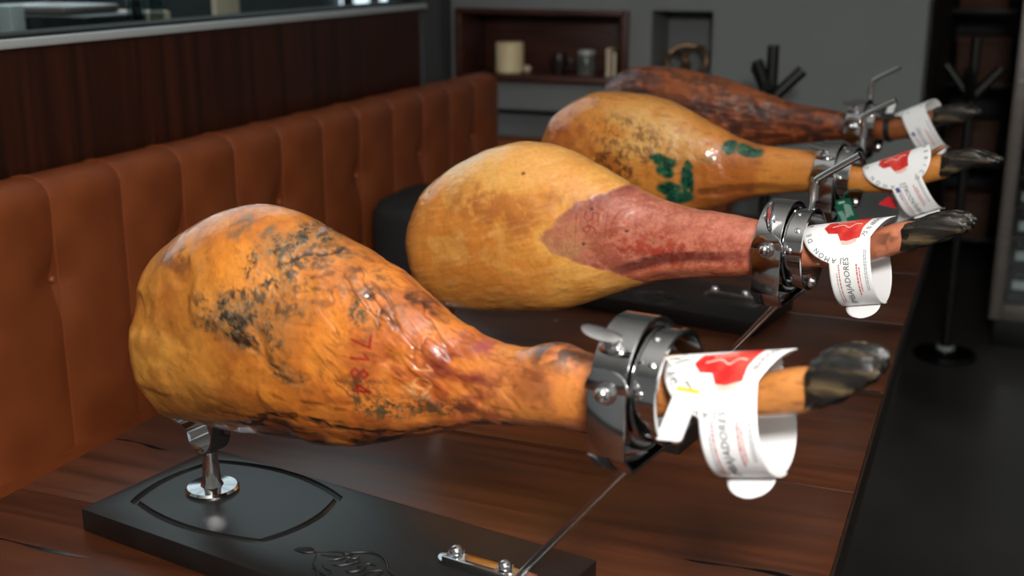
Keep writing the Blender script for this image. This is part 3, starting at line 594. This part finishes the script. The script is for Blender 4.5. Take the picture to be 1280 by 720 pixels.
def paint1(q):
    x, z = q.x, q.z; n5 = fbm(q.P, 620, 2, 71); mo = .45*q.n3+.3*q.n4+.25*n5
    q.mix(sst(.42, .6, q.n1)*.6, (226, 170, 78)); q.mix(sst(.56, .38, q.n1)*.65, (202, 126, 50)); q.mix(sst(.48, .60, q.n2)*.45, (214, 136, 52)); q.mix(sst(.47, .38, q.n2)*.4, (226, 176, 88))
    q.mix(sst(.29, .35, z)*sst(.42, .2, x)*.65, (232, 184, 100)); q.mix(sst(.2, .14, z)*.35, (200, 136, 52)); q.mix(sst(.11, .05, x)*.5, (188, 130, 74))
    for bx, bz, r_ in ((.27, .282, .045), (.215, .300, .035), (.33, .30, .025), (.24, .27, .03), (.19, .28, .03), (.29, .262, .03)): q.mix(q.blob(bx, bz, r_, r_*.5)*sst(.40, .58, .5*q.n2+.5*q.n3)*.6, (168, 100, 46))
    S2 = fbm(np.stack([(x*.95+z*.3)*40, (z*.95-x*.3)*230, q.y*60], -1), 1, 3, 77); q.mix(sst(.58, .72, S2)*.16, (240, 196, 122)); q.mix(sst(.44, .3, S2)*.12, (186, 112, 40)); q.mix(sst(.56, .66, mo)*.14, (150, 90, 36))
    V = np.interp(z+.012*(q.n2-.5), [.17, .198, .205, .214, .230, .247, .282, .307, .319, .33, .36], [.47, .43, .405, .37, .33, .308, .337, .368, .40, .44, .5])
    sk = sst(-.006, .008, x-V+.016*(q.n3-.5)); skc = sk*np.maximum(q.front, .6)
    q.mix(skc, (176, 104, 78)); q.mix(skc*sst(.56, .42, q.n2)*.6, (152, 80, 58)); q.mix(skc*sst(.42, .55, q.n1)*sst(.4, .5, x)*.5, (200, 122, 94)); q.h -= skc*.0010
    q.mix(skc*sst(.44, .32, x)*.45, (150, 96, 58)); q.mix(skc*q.blob(.34, .245, .034, .03)*sst(.44, .56, mo)*.85, (196, 152, 98)); q.mix(skc*sst(.5, .6, mo)*.35, (140, 66, 48)); q.mix(skc*sst(.5, .4, mo)*.35, (214, 140, 110))
    q.mix(skc*sst(.41, .48, x)*sst(.275, .24, z)*sst(.48, .58, mo)*.6, (150, 48, 34)); q.mix(skc*q.blob(.47, .25, .06, .02)*sst(.47, .58, mo)*.5, (170, 54, 36))
    up = sst(.05, .0, x-V)*sst(.275, .3, z)*skc; q.mix(up*.75*sst(.35, .55, q.n2), (112, 46, 44)); q.mix(skc*sst(.6, .68, x)*.7, (196, 126, 86))
    fd = [(.39, .2), (.42, .211), (.458, .226), (.489, .236), (.54, .244), (.60, .25)]; fz = np.interp(x, [a for a, _ in fd], [b for _, b in fd])
    m = q.line(fd, .011, .5)*sst(.39, .43, x)*sst(.63, .52, x); q.mix(m*.75, (86, 36, 30)); q.h -= m*.0028; q.mix(sst(-.004, -.016, z-fz)*sk*sst(.4, .44, x)*.45, (196, 112, 66)); q.h += sst(.012, .0, np.abs(z-fz+.014))*sk*.002
    q.mix(q.digits('56', .368, .288, .019, .0014)*.75, (128, 28, 22)); q.mix(q.digits('0', .368, .258, .019, .0012, 1)*.4, (130, 40, 30))
    ring = np.abs(np.hypot((x-.421)/.016, (z-.268)/.027)-1); q.mix(sst(.10, .04, ring)*q.front*.5*sst(.4, .5, q.n3), (136, 36, 28)); q.mix(q.line([(.359, .293), (.359, .24)], .001, .1)*.5, (140, 46, 34)); q.mix(q.line([(.398, .293), (.398, .24)], .001, .1)*.5, (140, 46, 34))
    q.c *= np.array([1.08, 1.0, 1.08])
    for a, b_ in ((.277, .329), (.425, .266), (.378, .288), (.37, .248)): q.mix(q.blob(a, b_, .003, .002)*.85, (60, 30, 30))
    q.mix(sst(.72, .76, x)*sst(.45, .55, q.n2)*.8, (70, 44, 30))
    q.h += (q.n1-.5)*.008*sst(.6, .4, x)+(q.n2-.5)*.003+(q.n3-.5)*.0008*(1+sk)+(S2-.5)*.0012
def paint2(q):
    x, z = q.x, q.z; n5 = fbm(q.P, 620, 2, 71); mo = .45*q.n3+.3*q.n4+.25*n5
    q.mix(sst(.42, .6, q.n1)*.6, (216, 142, 58)); q.mix(sst(.55, .4, q.n1)*.6, (172, 92, 32)); q.mix(sst(.20, .10, x)*.6, (196, 110, 46))
    q.mix(q.blob(.16, .3, .05, .04)*sst(.42, .6, q.n2)*.7, (150, 70, 34)); q.mix(q.blob(.31, .315, .09, .045, -.2)*sst(.38, .54, q.n2)*.8, (220, 172, 96)); q.mix(q.blob(.28, .30, .09, .04, -.2)*sst(.48, .58, mo)*.75, (112, 62, 26)); q.mix(q.blob(.26, .258, .05, .028)*sst(.46, .58, mo)*.9, (66, 36, 16))
    q.mix(sst(.58, .72, q.str)*.4, (128, 66, 26)); q.mix(sst(.24, .215, z)*sst(.4, .5, x)*.6, (130, 66, 26)); q.mix(sst(.5, .6, x)*.5, (200, 130, 60))
    m = q.line([(.41, .22), (.46, .230), (.52, .238), (.6, .242)], .010, .7)*sst(.64, .5, x); q.mix(m*.55, (86, 40, 18)); q.h -= m*.0022
    g = np.zeros_like(x)
    for bx, bz, rx, rz, an in ((.348, .272, .020, .009, -.1), (.350, .256, .015, .012, 0), (.389, .264, .008, .012, 0), (.388, .238, .011, .026, 0), (.358, .226, .021, .014, .1), (.372, .212, .025, .010, .1), (.333, .279, .012, .005, 0), (.450, .301, .010, .009, 0), (.485, .297, .024, .008, -.2)):
        g = np.maximum(g, q.blob(bx, bz, rx, rz, an, .25, .6))
    q.mix(g*sst(.26, .40, mo), (14, 92, 62)); q.mix(g*sst(.40, .52, mo), (6, 46, 40)); q.mix(g*sst(.56, .64, n5)*.5, (40, 130, 90)); q.mix(q.blob(.42, .278, .012, .006)*.35, (60, 100, 40)); q.rough -= g*.1
    q.mix(sst(.68, .74, x)*sst(.5, .6, q.n2)*.5, (120, 70, 30))
    q.h += (q.n1-.5)*.010*sst(.55, .4, x)+(q.n2-.5)*.006*sst(.6, .45, x)+(mo-.5)*.0024
def paint3(q):
    x, z = q.x, q.z
    q.mix(sst(.46, .62, q.n1)*.6, (92, 46, 32)); q.mix(sst(.5, .64, q.str)*.75, (160, 78, 36)); q.mix(sst(.54, .40, q.str)*.6, (56, 30, 22)); q.mix(sst(.29, .33, z+.03*(q.n2-.5))*sst(.14, .22, x)*.7, (170, 90, 38)); q.mix(sst(.14, .04, x)*.7, (84, 58, 52))
    q.mix(sst(.52, .64, q.n2)*.6, (50, 34, 32)); q.mix(sst(.58, .7, q.n3)*.4, (190, 108, 52)); q.mix(sst(.4, .3, x)*q.blob(.13, .3, .03, .02)*.8, (36, 32, 32)); q.mix(sst(.64, .68, x)*.7, (150, 88, 44))
    q.h += (q.n1-.5)*.012*sst(.6, .4, x)+(q.str-.5)*.005*sst(.62, .4, x)+(q.n3-.5)*.0015
def ham_material():
    m = mat('cured_ham_rind', (.5, .3, .1, 1), .36, 0); L = m.node_tree.links.new; b = m.node_tree.nodes['Principled BSDF']
    at = nod(m, 'ShaderNodeAttribute', attribute_name='rind'); tc = nod(m, 'ShaderNodeTexCoord'); nz = nod(m, 'ShaderNodeTexNoise'); nz.inputs['Scale'].default_value = 180; nz.inputs['Detail'].default_value = 5
    L(tc.outputs['Object'], nz.inputs['Vector'])
    hv = nod(m, 'ShaderNodeHueSaturation'); mr = nod(m, 'ShaderNodeMapRange'); mr.inputs['To Min'].default_value = .78; mr.inputs['To Max'].default_value = 1.2
    L(nz.outputs['Fac'], mr.inputs[0]); L(mr.outputs[0], hv.inputs['Value']); L(at.outputs['Color'], hv.inputs['Color']); L(hv.outputs[0], b.inputs['Base Color'])
    bp = nod(m, 'ShaderNodeBump'); bp.inputs['Strength'].default_value = .08; bp.inputs['Distance'].default_value = .0015; L(nz.outputs['Fac'], bp.inputs['Height']); L(bp.outputs[0], b.inputs['Normal'])
    L(at.outputs['Alpha'], b.inputs['Roughness'])
    b.inputs['Subsurface Weight'].default_value = .12; b.inputs['Subsurface Radius'].default_value = (.006, .003, .001); b.inputs['Coat Weight'].default_value = .6; b.inputs['Coat Roughness'].default_value = .14
    return m
M['ham'] = ham_material()
HAMS = [(620, 440, paint0, (204, 122, 44)), (560, 400, paint1, (214, 148, 64)), (420, 320, paint2, (194, 116, 48)), (320, 260, paint3, (112, 58, 36))]
def grid_normals(G):
    dx = np.gradient(G, axis=0); dt = np.roll(G, -1, 1)-np.roll(G, 1, 1); n = np.cross(dt, dx); l = np.linalg.norm(n, axis=-1, keepdims=True)
    n = n/np.maximum(l, 1e-12); n[0] = (-1, 0, 0); return n
def ham_mesh(k):
    Mx, K, fn, base = HAMS[k]; G, x, c, a, b = ham_grid(k, Mx, K)
    P = G.reshape(-1, 3); q = Paint(P, np.repeat(b, K), base); fn(q)
    n = grid_normals(G).reshape(-1, 3); am = np.repeat(np.clip(a/.06, .0, 1), K)
    P = P + n*(q.h*am)[:, None]
    P = np.vstack([P, [[x[0], 0, c[0]], [x[-1]+.004, 0, c[-1]]]]); N = len(P); col = np.ones((N, 4)); col[:N-2, :3] = q.c; col[N-2, :3] = q.c[0]; col[N-1, :3] = q.c[-1]
    col[:N-2, 3] = np.clip(q.rough+.1*(q.n2-.5), .2, .8); col[N-2:, 3] = .4
    i = np.arange(Mx-1)[:, None]*K; j = np.arange(K)[None, :]; j2 = (j+1) % K
    quads = np.stack([i+j, i+K+j, i+K+j2, i+j2], -1).reshape(-1, 4)
    jj = np.arange(K); t0 = np.stack([np.full(K, N-2), jj, (jj+1) % K], -1); t1 = np.stack([np.full(K, N-1), (Mx-1)*K+(jj+1) % K, (Mx-1)*K+jj], -1)
    me = bpy.data.meshes.new('rind'); idx = np.concatenate([quads.ravel(), t0.ravel(), t1.ravel()]).astype(np.int32)
    nq = len(quads); me.vertices.add(N); me.vertices.foreach_set('co', P.astype(np.float32).ravel()); me.loops.add(len(idx)); me.loops.foreach_set('vertex_index', idx)
    st = np.concatenate([np.arange(nq)*4, nq*4+np.arange(2*K)*3]).astype(np.int32); me.polygons.add(nq+2*K); me.polygons.foreach_set('loop_start', st)
    me.update(calc_edges=True); me.validate()
    at = me.color_attributes.new('rind', 'FLOAT_COLOR', 'POINT'); at.data.foreach_set('color', col.astype(np.float32).ravel()); me.shade_smooth(); me.materials.append(M['ham']); return me
M['hoof'] = noise_mat('black_hoof', lin(24, 22, 20), lin(104, 88, 62), (4, 40, 30), 3.2, 6, .42, .5, .78, .5, distort=1)
M['hoof_rim'] = noise_mat('worn_hoof_rim', lin(70, 58, 42), lin(168, 140, 92), (6, 30, 30), 6, 5, .5, .35, .7, .4)
M['claw'] = noise_mat('tan_dewclaw', lin(150, 96, 48), lin(110, 66, 34), (1, 1, 1), 60, 4, .4)
HOOF = [[(.776, .313, .274), (.785, .322, .277), (.795, .327, .281), (.812, .329, .293), (.824, .326, .304), (.830, .321, .311)],
        [(.772, .311, .279), (.788, .321, .285), (.813, .331, .295), (.832, .331, .305), (.842, .327, .311), (.847, .322, .315)],
        [(.796, .318, .282), (.815, .325, .288), (.836, .330, .298), (.858, .324, .306), (.872, .318, .310), (.880, .315, .312)],
        [(.772, .314, .276), (.790, .322, .279), (.812, .329, .285), (.836, .324, .296), (.852, .317, .304), (.860, .313, .308)]]
def hoof_claw(k, s):
    rings = []; st = HOOF[k]; P = bez([(a, b_, c) for a, b_, c in st], 5); n = len(P)
    for i, p in enumerate(P):
        t = i/(n-1); cz = (p.y+p.z)/2; h = (p.y-p.z)/2; w_ = .0115*(1-.55*t**2.2)*min(1, .75+t*2); cy = s*(.0115+.002*math.sin(t*3)); ring = []
        for j in range(28):
            a = 2*math.pi*j/28; ca, sa = math.cos(a), math.sin(a); yy = w_*math.copysign(abs(ca)**.75, ca); zz = h*math.copysign(abs(sa)**.7, sa)
            if sa > .55: zz -= (sa-.55)*.010*math.sin(min(1, t*1.3)*math.pi)              # hollow sole
            zz += .0012*math.sin(13*t+j*1.7+k)+.0008*math.sin(31*t+j)
            ring.append((p.x+.0015*math.sin(j*.9+k), cy+yy, cz+zz))
        rings.append(ring)
    return MB().loft(rings).mesh('hoof_claw')
HL = ['cured ham with orange rind, black mould spots and red stamped numbers', 'cured ham with smooth golden fat and reddish skin towards the shank', 'cured ham with dark green ink marks on its orange-brown rind', 'cured ham with dark reddish brown streaked rind']
for k in range(4):
    t = tag(empty('cured_ham', origin(k), RZ), HL[k], 'ham', 'cured hams on stands')
    lg = off(link('rind', ham_mesh(k), None, t))
    for s in (-1, 1):
        o = off(link('hoof_claw', hoof_claw(k, s), M['hoof'], t, 60))
        if k != 2: continue
        x0, zt, zb = HOOF[k][0]; x0 -= .018; zt -= (.006, .006, -.002, .006)[k]
        off(MB().tube(bez([(x0-.012, s*.011, zt-.016), (x0, s*.013, zt-.004), (x0+.010, s*.015, zt+.004), (x0+.016, s*.015, zt+.006)], 5), [.004, .0048, .0052, .005, .0048, .0045, .0045, .0042, .004, .0038, .0035, .003, .0025, .002, .0015, .0006], 12).build('dewclaw', M['claw'], t))
# ---- paper collars on the shanks ---------------------------------------------------------------
M['paper'] = mat('white_card', lin(240, 240, 240), .45); M['ink'] = mat('dark_ink', lin(60, 62, 66), .6); M['ink_red'] = mat('red_ink', lin(196, 70, 72), .6); M['ink_blue'] = mat('blue_ink', lin(48, 72, 150), .6); M['ink_grey'] = mat('grey_ink', lin(150, 154, 160), .6)
M['meat'] = noise_mat('printed_meat', lin(196, 26, 24), lin(226, 82, 66), (1, 1, 1), 60, 4, .5, .4, .72); M['meat_fat'] = mat('printed_fat', lin(240, 190, 176), .5)
class Collar:
    def __init__(s, x, z, tilt, wy=.034, top=.033, bot=-.070, twist=0):
        s.o = Vector((x, 0, z)); s.ax = Vector((math.cos(tilt), 0, math.sin(tilt))); s.up = Vector((-math.sin(tilt), 0, math.cos(tilt))); s.zc = (top+bot)/2; s.h = (top-bot)/2; s.wy = wy
        n = 720; s.tab = []; L = 0; prev = None
        for i in range(n+1):
            a = 2*math.pi*i/n-math.pi; p = s.e(a)
            if prev is not None: L += (Vector(p)-Vector(prev)).length
            s.tab.append((a, L)); prev = p
        mid = s.tab[n//2][1]; s.A = np.array([a for a, _ in s.tab]); s.D = np.array([l-mid for _, l in s.tab]); s.len = L; s.tw = twist
    def e(s, a): return (-s.wy*math.sin(a)*(1-.18*math.cos(a)), s.zc+s.h*math.cos(a))
    def S(s, p, d, off=0):
        a = float(np.interp(d, s.D, s.A)); y, z = s.e(a); e = 1e-3; y1, z1 = s.e(a-e); y2, z2 = s.e(a+e); n = Vector((z1-z2, y2-y1)).normalized()
        if n.x*y+n.y*(z-s.zc) < 0: n = -n
        return s.o + s.ax*(p+s.tw*d) + Vector((0, y+n.x*off, 0)) + s.up*(z+n.y*off)
def put(c, me, f, name, m, par, lift=.0009):
    v = [c.S(*f(q.co.x, q.co.y), lift) for q in me.vertices]; m2 = bpy.data.meshes.new(name); m2.from_pydata([tuple(q) for q in v], [], [tuple(p.vertices) for p in me.polygons])
    return link(name, m2, m, par)
def join_put(c, items, name, m, par, lift=.0009):
    V = []; F = []
    for me, f in items:
        n = len(V); V += [tuple(c.S(*f(q.co.x, q.co.y), lift)) for q in me.vertices]; F += [tuple(i+n for i in p.vertices) for p in me.polygons]
    me = bpy.data.meshes.new(name); me.from_pydata(V, [], F); o = link(name, me, m, par)
    if name == 'small_print': o['kind'] = 'stuff'
    return o
GLY = {}
def glyph(ch, size):
    if (ch, size) not in GLY: GLY[(ch, size)] = text_mesh(ch, size)
    return GLY[(ch, size)]
def ring_text(txt, size, r, a0, a1, d0, inward=False):
    """letters set round the disc; angle 0 is towards the hoof, 90 towards the top"""
    out = []; n = len(txt)
    for i, ch in enumerate(txt):
        if ch == ' ': continue
        a = R(a0+(a1-a0)*i/max(1, n-1)); rot = a-math.pi/2 if not inward else a+math.pi/2
        def f(x, y, a=a, rot=rot): 
            X = r*math.cos(a)+x*math.cos(rot)-y*math.sin(rot); Y = r*math.sin(a)+x*math.sin(rot)+y*math.cos(rot); return (X, d0-Y)
        out.append((glyph(ch, size), f))
    return out
def bars(rows, seed):
    """rows of print too small to read: short dashes"""
    rnd = random.Random(seed); out = []
    for p, d0, d1, w_ in rows:
        d = d0
        while d < d1:
            l = rnd.uniform(.0012, .0042); l = min(l, d1-d); me = bpy.data.meshes.new('dash')
            me.from_pydata([(p-w_, d, 0), (p+w_, d, 0), (p+w_, d+l, 0), (p-w_, d+l, 0)], [], [(0, 1, 2, 3)]); out.append((me, lambda x, y: (x, y))); d += l+.0009
    return out
def collar(k, x, z, tilt, texts, d0=.014, RD=.056, sw=.025, sp=.004, twist=0, label='', flag=False, diag=False, wy=.034):
    c = Collar(x, z, tilt, wy=wy, twist=twist); t = tag(empty('paper_collar', origin(k), RZ), label, 'tag', 'printed paper collars on the shanks')
    nd, npp = 150, 24; V = []; F = []; L = c.len
    for i in range(nd+1):
        d = -L/2+L*i/nd; e = d-d0; hw0 = math.sqrt(max(0, RD**2-(e/.92)**2)); s_ = sw
        lo, hi = min(sp-s_, -hw0), max(sp+s_, hw0)
        if diag and e > -.02: hi = max(sp+s_, RD*.96-(e+.02)*.62)
        if d < d0-.02: hi = max(sp+s_*.9, min(hi, sp+s_*.9+(hw0*.6)))
        for j in range(npp+1): V.append(c.S(lo+(hi-lo)*j/npp, d))
    n = npp+1
    for i in range(nd):
        for j in range(npp): F.append((i*n+j, i*n+j+1, (i+1)*n+j+1, (i+1)*n+j))
    me = bpy.data.meshes.new('card'); me.from_pydata([tuple(v) for v in V], [], F); o = off(link('card', me, M['paper'], t, 70)); sd = o.modifiers.new('thickness', 'SOLIDIFY'); sd.thickness = .0005; sd.offset = -1
    # locking tab below the loop
    dB = L/2-.004; q = []
    tb = MB(); base = c.S(sp, dB); 
    rows = []
    for i in range(9):
        tt = i/8; wv = .021*math.sqrt(max(.02, 1-(tt**2.2)))
        rows.append([base + c.ax*(wv*(2*j/10-1)) + Vector((0, -.012-.014*tt, 0)) + c.up*(.001-.010*tt-.002*tt*tt) for j in range(11)])
    tb.loft(rows, close=False, caps=False); o2 = off(link('locking_tab', tb.mesh('locking_tab'), M['paper'], t, 70)); sd = o2.modifiers.new('thickness', 'SOLIDIFY'); sd.thickness = .0005
    # printing
    its = []
    for tx in texts: its += ring_text(*tx, d0=d0)
    join_put(c, its, 'lettering', M['ink'], o)
    if diag:
        a_ = R(61); put(c, text_mesh(diag, .0078), lambda x_, y_: (.0315+x_*math.cos(a_)-y_*math.sin(a_), d0-.002-x_*math.sin(a_)-y_*math.cos(a_)), 'lettering', M['ink'], o)
    em = text_mesh('EMBAJADORES', .0095, .15, space=1.05)
    put(c, em, lambda x_, y_: (sp-.004-y_, .090-x_), 'lettering', M['ink'], o)
    join_put(c, bars([(sp-.0135, .065, .115, .0007)], 3+k), 'small_print', M['ink_red'], o); join_put(c, bars([(sp+.008, .066, .105, .0008), (sp+.011, .07, .1, .0006)], 8+k), 'small_print', M['ink_red'], o)
    join_put(c, bars([(sp-.0165, .075, .118, .0006), (sp+.0175, .05, .1, .0005), (sp+.0195, .05, .1, .0005)], 13+k), 'small_print', M['ink_grey'], o)
    # picture of sliced ham
    rnd = random.Random(5+k); pts = [(-.024, .010), (-.020, .018), (-.006, .019), (.004, .022), (.020, .023), (.017, .014), (.013, .006), (.011, -.004), (.003, -.007), (-.007, -.006), (-.010, .002), (-.019, .003)]
    pts = [(a[0]+(b[0]-a[0])*i/4, a[1]+(b[1]-a[1])*i/4) for a, b in zip(pts, pts[1:]+pts[:1]) for i in range(4)]; m3 = bpy.data.meshes.new('pic'); V = [(0.0, .006, 0)]; F = []; nn = len(pts); NR = 12
    for r_ in range(1, NR+1):
        for a, b in pts: V.append((a*r_/NR, .006+(b-.006)*r_/NR, 0))
    for j in range(nn): F.append((0, 1+j, 1+(j+1) % nn))
    for r_ in range(NR-1):
        for j in range(nn): F.append((1+r_*nn+j, 1+(r_+1)*nn+j, 1+(r_+1)*nn+(j+1) % nn, 1+r_*nn+(j+1) % nn))
    m3.from_pydata(V, [], F); pic = put(c, m3, lambda a, b: (a*1.3+.002, d0+.014-b*1.3), 'ham_picture', M['meat'], o, .0010)
    for pl, m_, wv in (([(-.016, .010), (-.006, .012), (.0, .008), (.006, .012), (.012, .011)], 'meat_fat', .0006), ([(-.006, -.0075), (.0, -.0085), (.008, -.0065)], 'meat_fat', .0018), ([(-.012, .015), (-.004, .0155), (.004, .0165)], 'meat_fat', .0004)):
        mb = MB(); q = bez([(a, b, 0) for a, b in pl], 8); mb.loft([[(p.x, p.y+wv, 0), (p.x, p.y-wv, 0)] for p in q], close=False, caps=False); put(c, mb.mesh(), lambda a, b: (a*1.3+.002, d0+.014-b*1.3), 'fat_streak', M[m_], o, .0014)
    if flag:
        m4 = bpy.data.meshes.new('flag'); m4.from_pydata([(-.022, .062, 0), (-.016, .062, 0), (-.016, .070, 0), (-.022, .070, 0)], [], [(0, 1, 2, 3)]); put(c, m4, lambda a, b: (sp+a+.002, b), 'flag_emblem', M['ink_blue'], o)
        join_put(c, bars([(sp-.017, .072, .084, .0008)], 40+k), 'small_print', M['ink_blue'], o)
    return c
RT = ('JAMÓN DE BELLOTA IBÉRICO', .0085, .048, 262, -62)
collar(0, .716, .272, R(13), [('JAMÓN DE BELLOTA', .0085, .048, 262, 110)], diag='IBÉRICO', wy=.044, label='bright white printed paper collar on the shank of the mould-spotted ham')
collar(1, .714, .273, R(13), [('JAMÓN DE BELLOTA', .0085, .048, 262, 110)], diag='75 % IBÉRICO', wy=.044, label='white printed paper collar reading 75 % on the shank of the golden ham')
collar(2, .735, .277, R(24), [RT], twist=.12, flag=True, label='white printed paper collar on the shank of the green-inked ham')
collar(3, .737, .281, R(26), [RT], d0=-.03, twist=.12, flag=True, label='white printed paper collar on the shank of the dark brown ham')
# hang tag with string on the first shank
ht = tag(empty('hang_tag', origin(0), RZ), 'small blank white hang tag with yellow stripe tied to a shank by string', 'tag')
c4 = [Vector(p) for p in ((.660, -.041, .232), (.684, -.043, .236), (.699, -.038, .287), (.678, -.038, .287))]
def bil(u, v): return c4[0]*(1-u)*(1-v)+c4[1]*u*(1-v)+c4[2]*u*v+c4[3]*(1-u)*v
def sheet(u0, u1, v0, v1, lift, th, n=8, rd=.12):
    out = []
    for cx, cy, a0 in ((1-rd, 1-rd*.5, 0), (rd, 1-rd*.5, 90), (rd, rd*.5, 180), (1-rd, rd*.5, 270)):
        for i in range(6):
            a = R(a0+18*i); out.append((cx+rd*math.cos(a), cy+rd*.5*math.sin(a)))
    nrm = (c4[1]-c4[0]).cross(c4[3]-c4[0]).normalized(); nrm = -nrm if nrm.y > 0 else nrm
    return MB().loft([[bil(u0+(u1-u0)*a, v0+(v1-v0)*b)+nrm*l for a, b in out] for l in (lift, lift+th)])
off(sheet(0, 1, 0, 1, 0, .0006).build('card', M['paper'], ht)); 
M['yellow'] = mat('yellow_stripe', lin(232, 214, 60), .5); M['string'] = mat('white_string', lin(232, 226, 212), .7)
off(sheet(.05, .95, .84, .9, .0007, .0002, rd=.02).build('stripe', M['yellow'], ht))
off(MB().tube(bez([(.690, -.040, .284), (.684, -.041, .292), (.676, -.041, .298), (.668, -.040, .304), (.672, -.02, .300), (.682, 0, .292), (.692, .02, .276), (.696, .018, .252), (.696, -.004, .243), (.695, -.020, .249), (.694, -.030, .266), (.691, -.039, .283)], 6), .0012, 8).build('string', M['string'], ht))
# green plastic seal, small red seal
M['green_plastic'] = mat('green_plastic', lin(10, 84, 66), .35); M['pale_ink'] = mat('pale_green_ink', lin(176, 206, 190), .5); M['red_plastic'] = mat('red_plastic', lin(206, 24, 38), .35)
def seal(k, quad, m, label, name, th=.0012):
    global c4
    t = tag(empty(name, origin(k), RZ), label, 'seal'); c4 = [Vector(p) for p in quad]
    off(sheet(0, 1, 0, 1, 0, th, rd=.1).build('plate', m, t)); return t
gs = seal(2, ((.655, -.052, .190), (.685, -.052, .204), (.668, -.05, .241), (.644, -.05, .234)), M['green_plastic'], 'green plastic seal with pale print hanging from a shank clamp', 'green_seal')
for i, (v0, v1, u0, u1) in enumerate(((.86, .92, .2, .6), (.3, .8, .52, .56), (.3, .8, .62, .66), (.35, .78, .72, .76), (.3, .74, .82, .86))): off(sheet(u0, u1, v0, v1, .0014, .0002, rd=.05).build('small_print', M['pale_ink'], gs))
nrm = (c4[1]-c4[0]).cross(c4[3]-c4[0]).normalized(); nrm = -nrm if nrm.y > 0 else nrm
for s_ in (0, 1, 2): off(MB().tube([bil(u_, v_)+nrm*.0015 for u_, v_ in [(.16+.1*s_+.08*math.sin(4*v), .08+.5*v) for v in [i/14 for i in range(15)]]], .0005, 6).build('scroll_print', M['pale_ink'], gs))
off(MB().tube(bez([(.656, -.05, .236), (.662, -.052, .250), (.672, -.03, .252), (.676, -.01, .246)], 6), .0012, 8).build('strap', M['green_plastic'], gs))
rs = seal(2, ((.701, -.002, .226), (.731, -.002, .222), (.727, .0, .234), (.717, .0, .241)), M['red_plastic'], 'small red plastic seal behind a printed paper collar', 'red_seal', .002)
off(MB().tube(bez([(.718, 0, .240), (.714, .006, .250), (.712, .004, .258)], 5), .0012, 8).build('strap', M['red_plastic'], rs))
bs = tag(empty('black_band', origin(3), RZ), 'black strap seal with pale label around the shank of the dark ham', 'seal')
M['band'] = mat('black_plastic', lin(22, 26, 24), .4)
A4 = Matrix.Translation((.682, 0, .2635)) @ Matrix.Rotation(R(82), 4, 'Y')
off(MB().lathe([(.0245, -.006), (.0262, -.006), (.0262, .006), (.0245, .006)], 40, A4, loop=True).build('strap', M['band'], bs))
c4 = [Vector(p) for p in ((.671, -.018, .285), (.693, -.018, .288), (.700, -.012, .322), (.679, -.012, .322))]
off(sheet(0, 1, 0, 1, 0, .0015).build('plate', M['band'], bs)); off(sheet(.15, .85, .35, .92, .0017, .0002).build('pale_label', M['label_white'], bs))
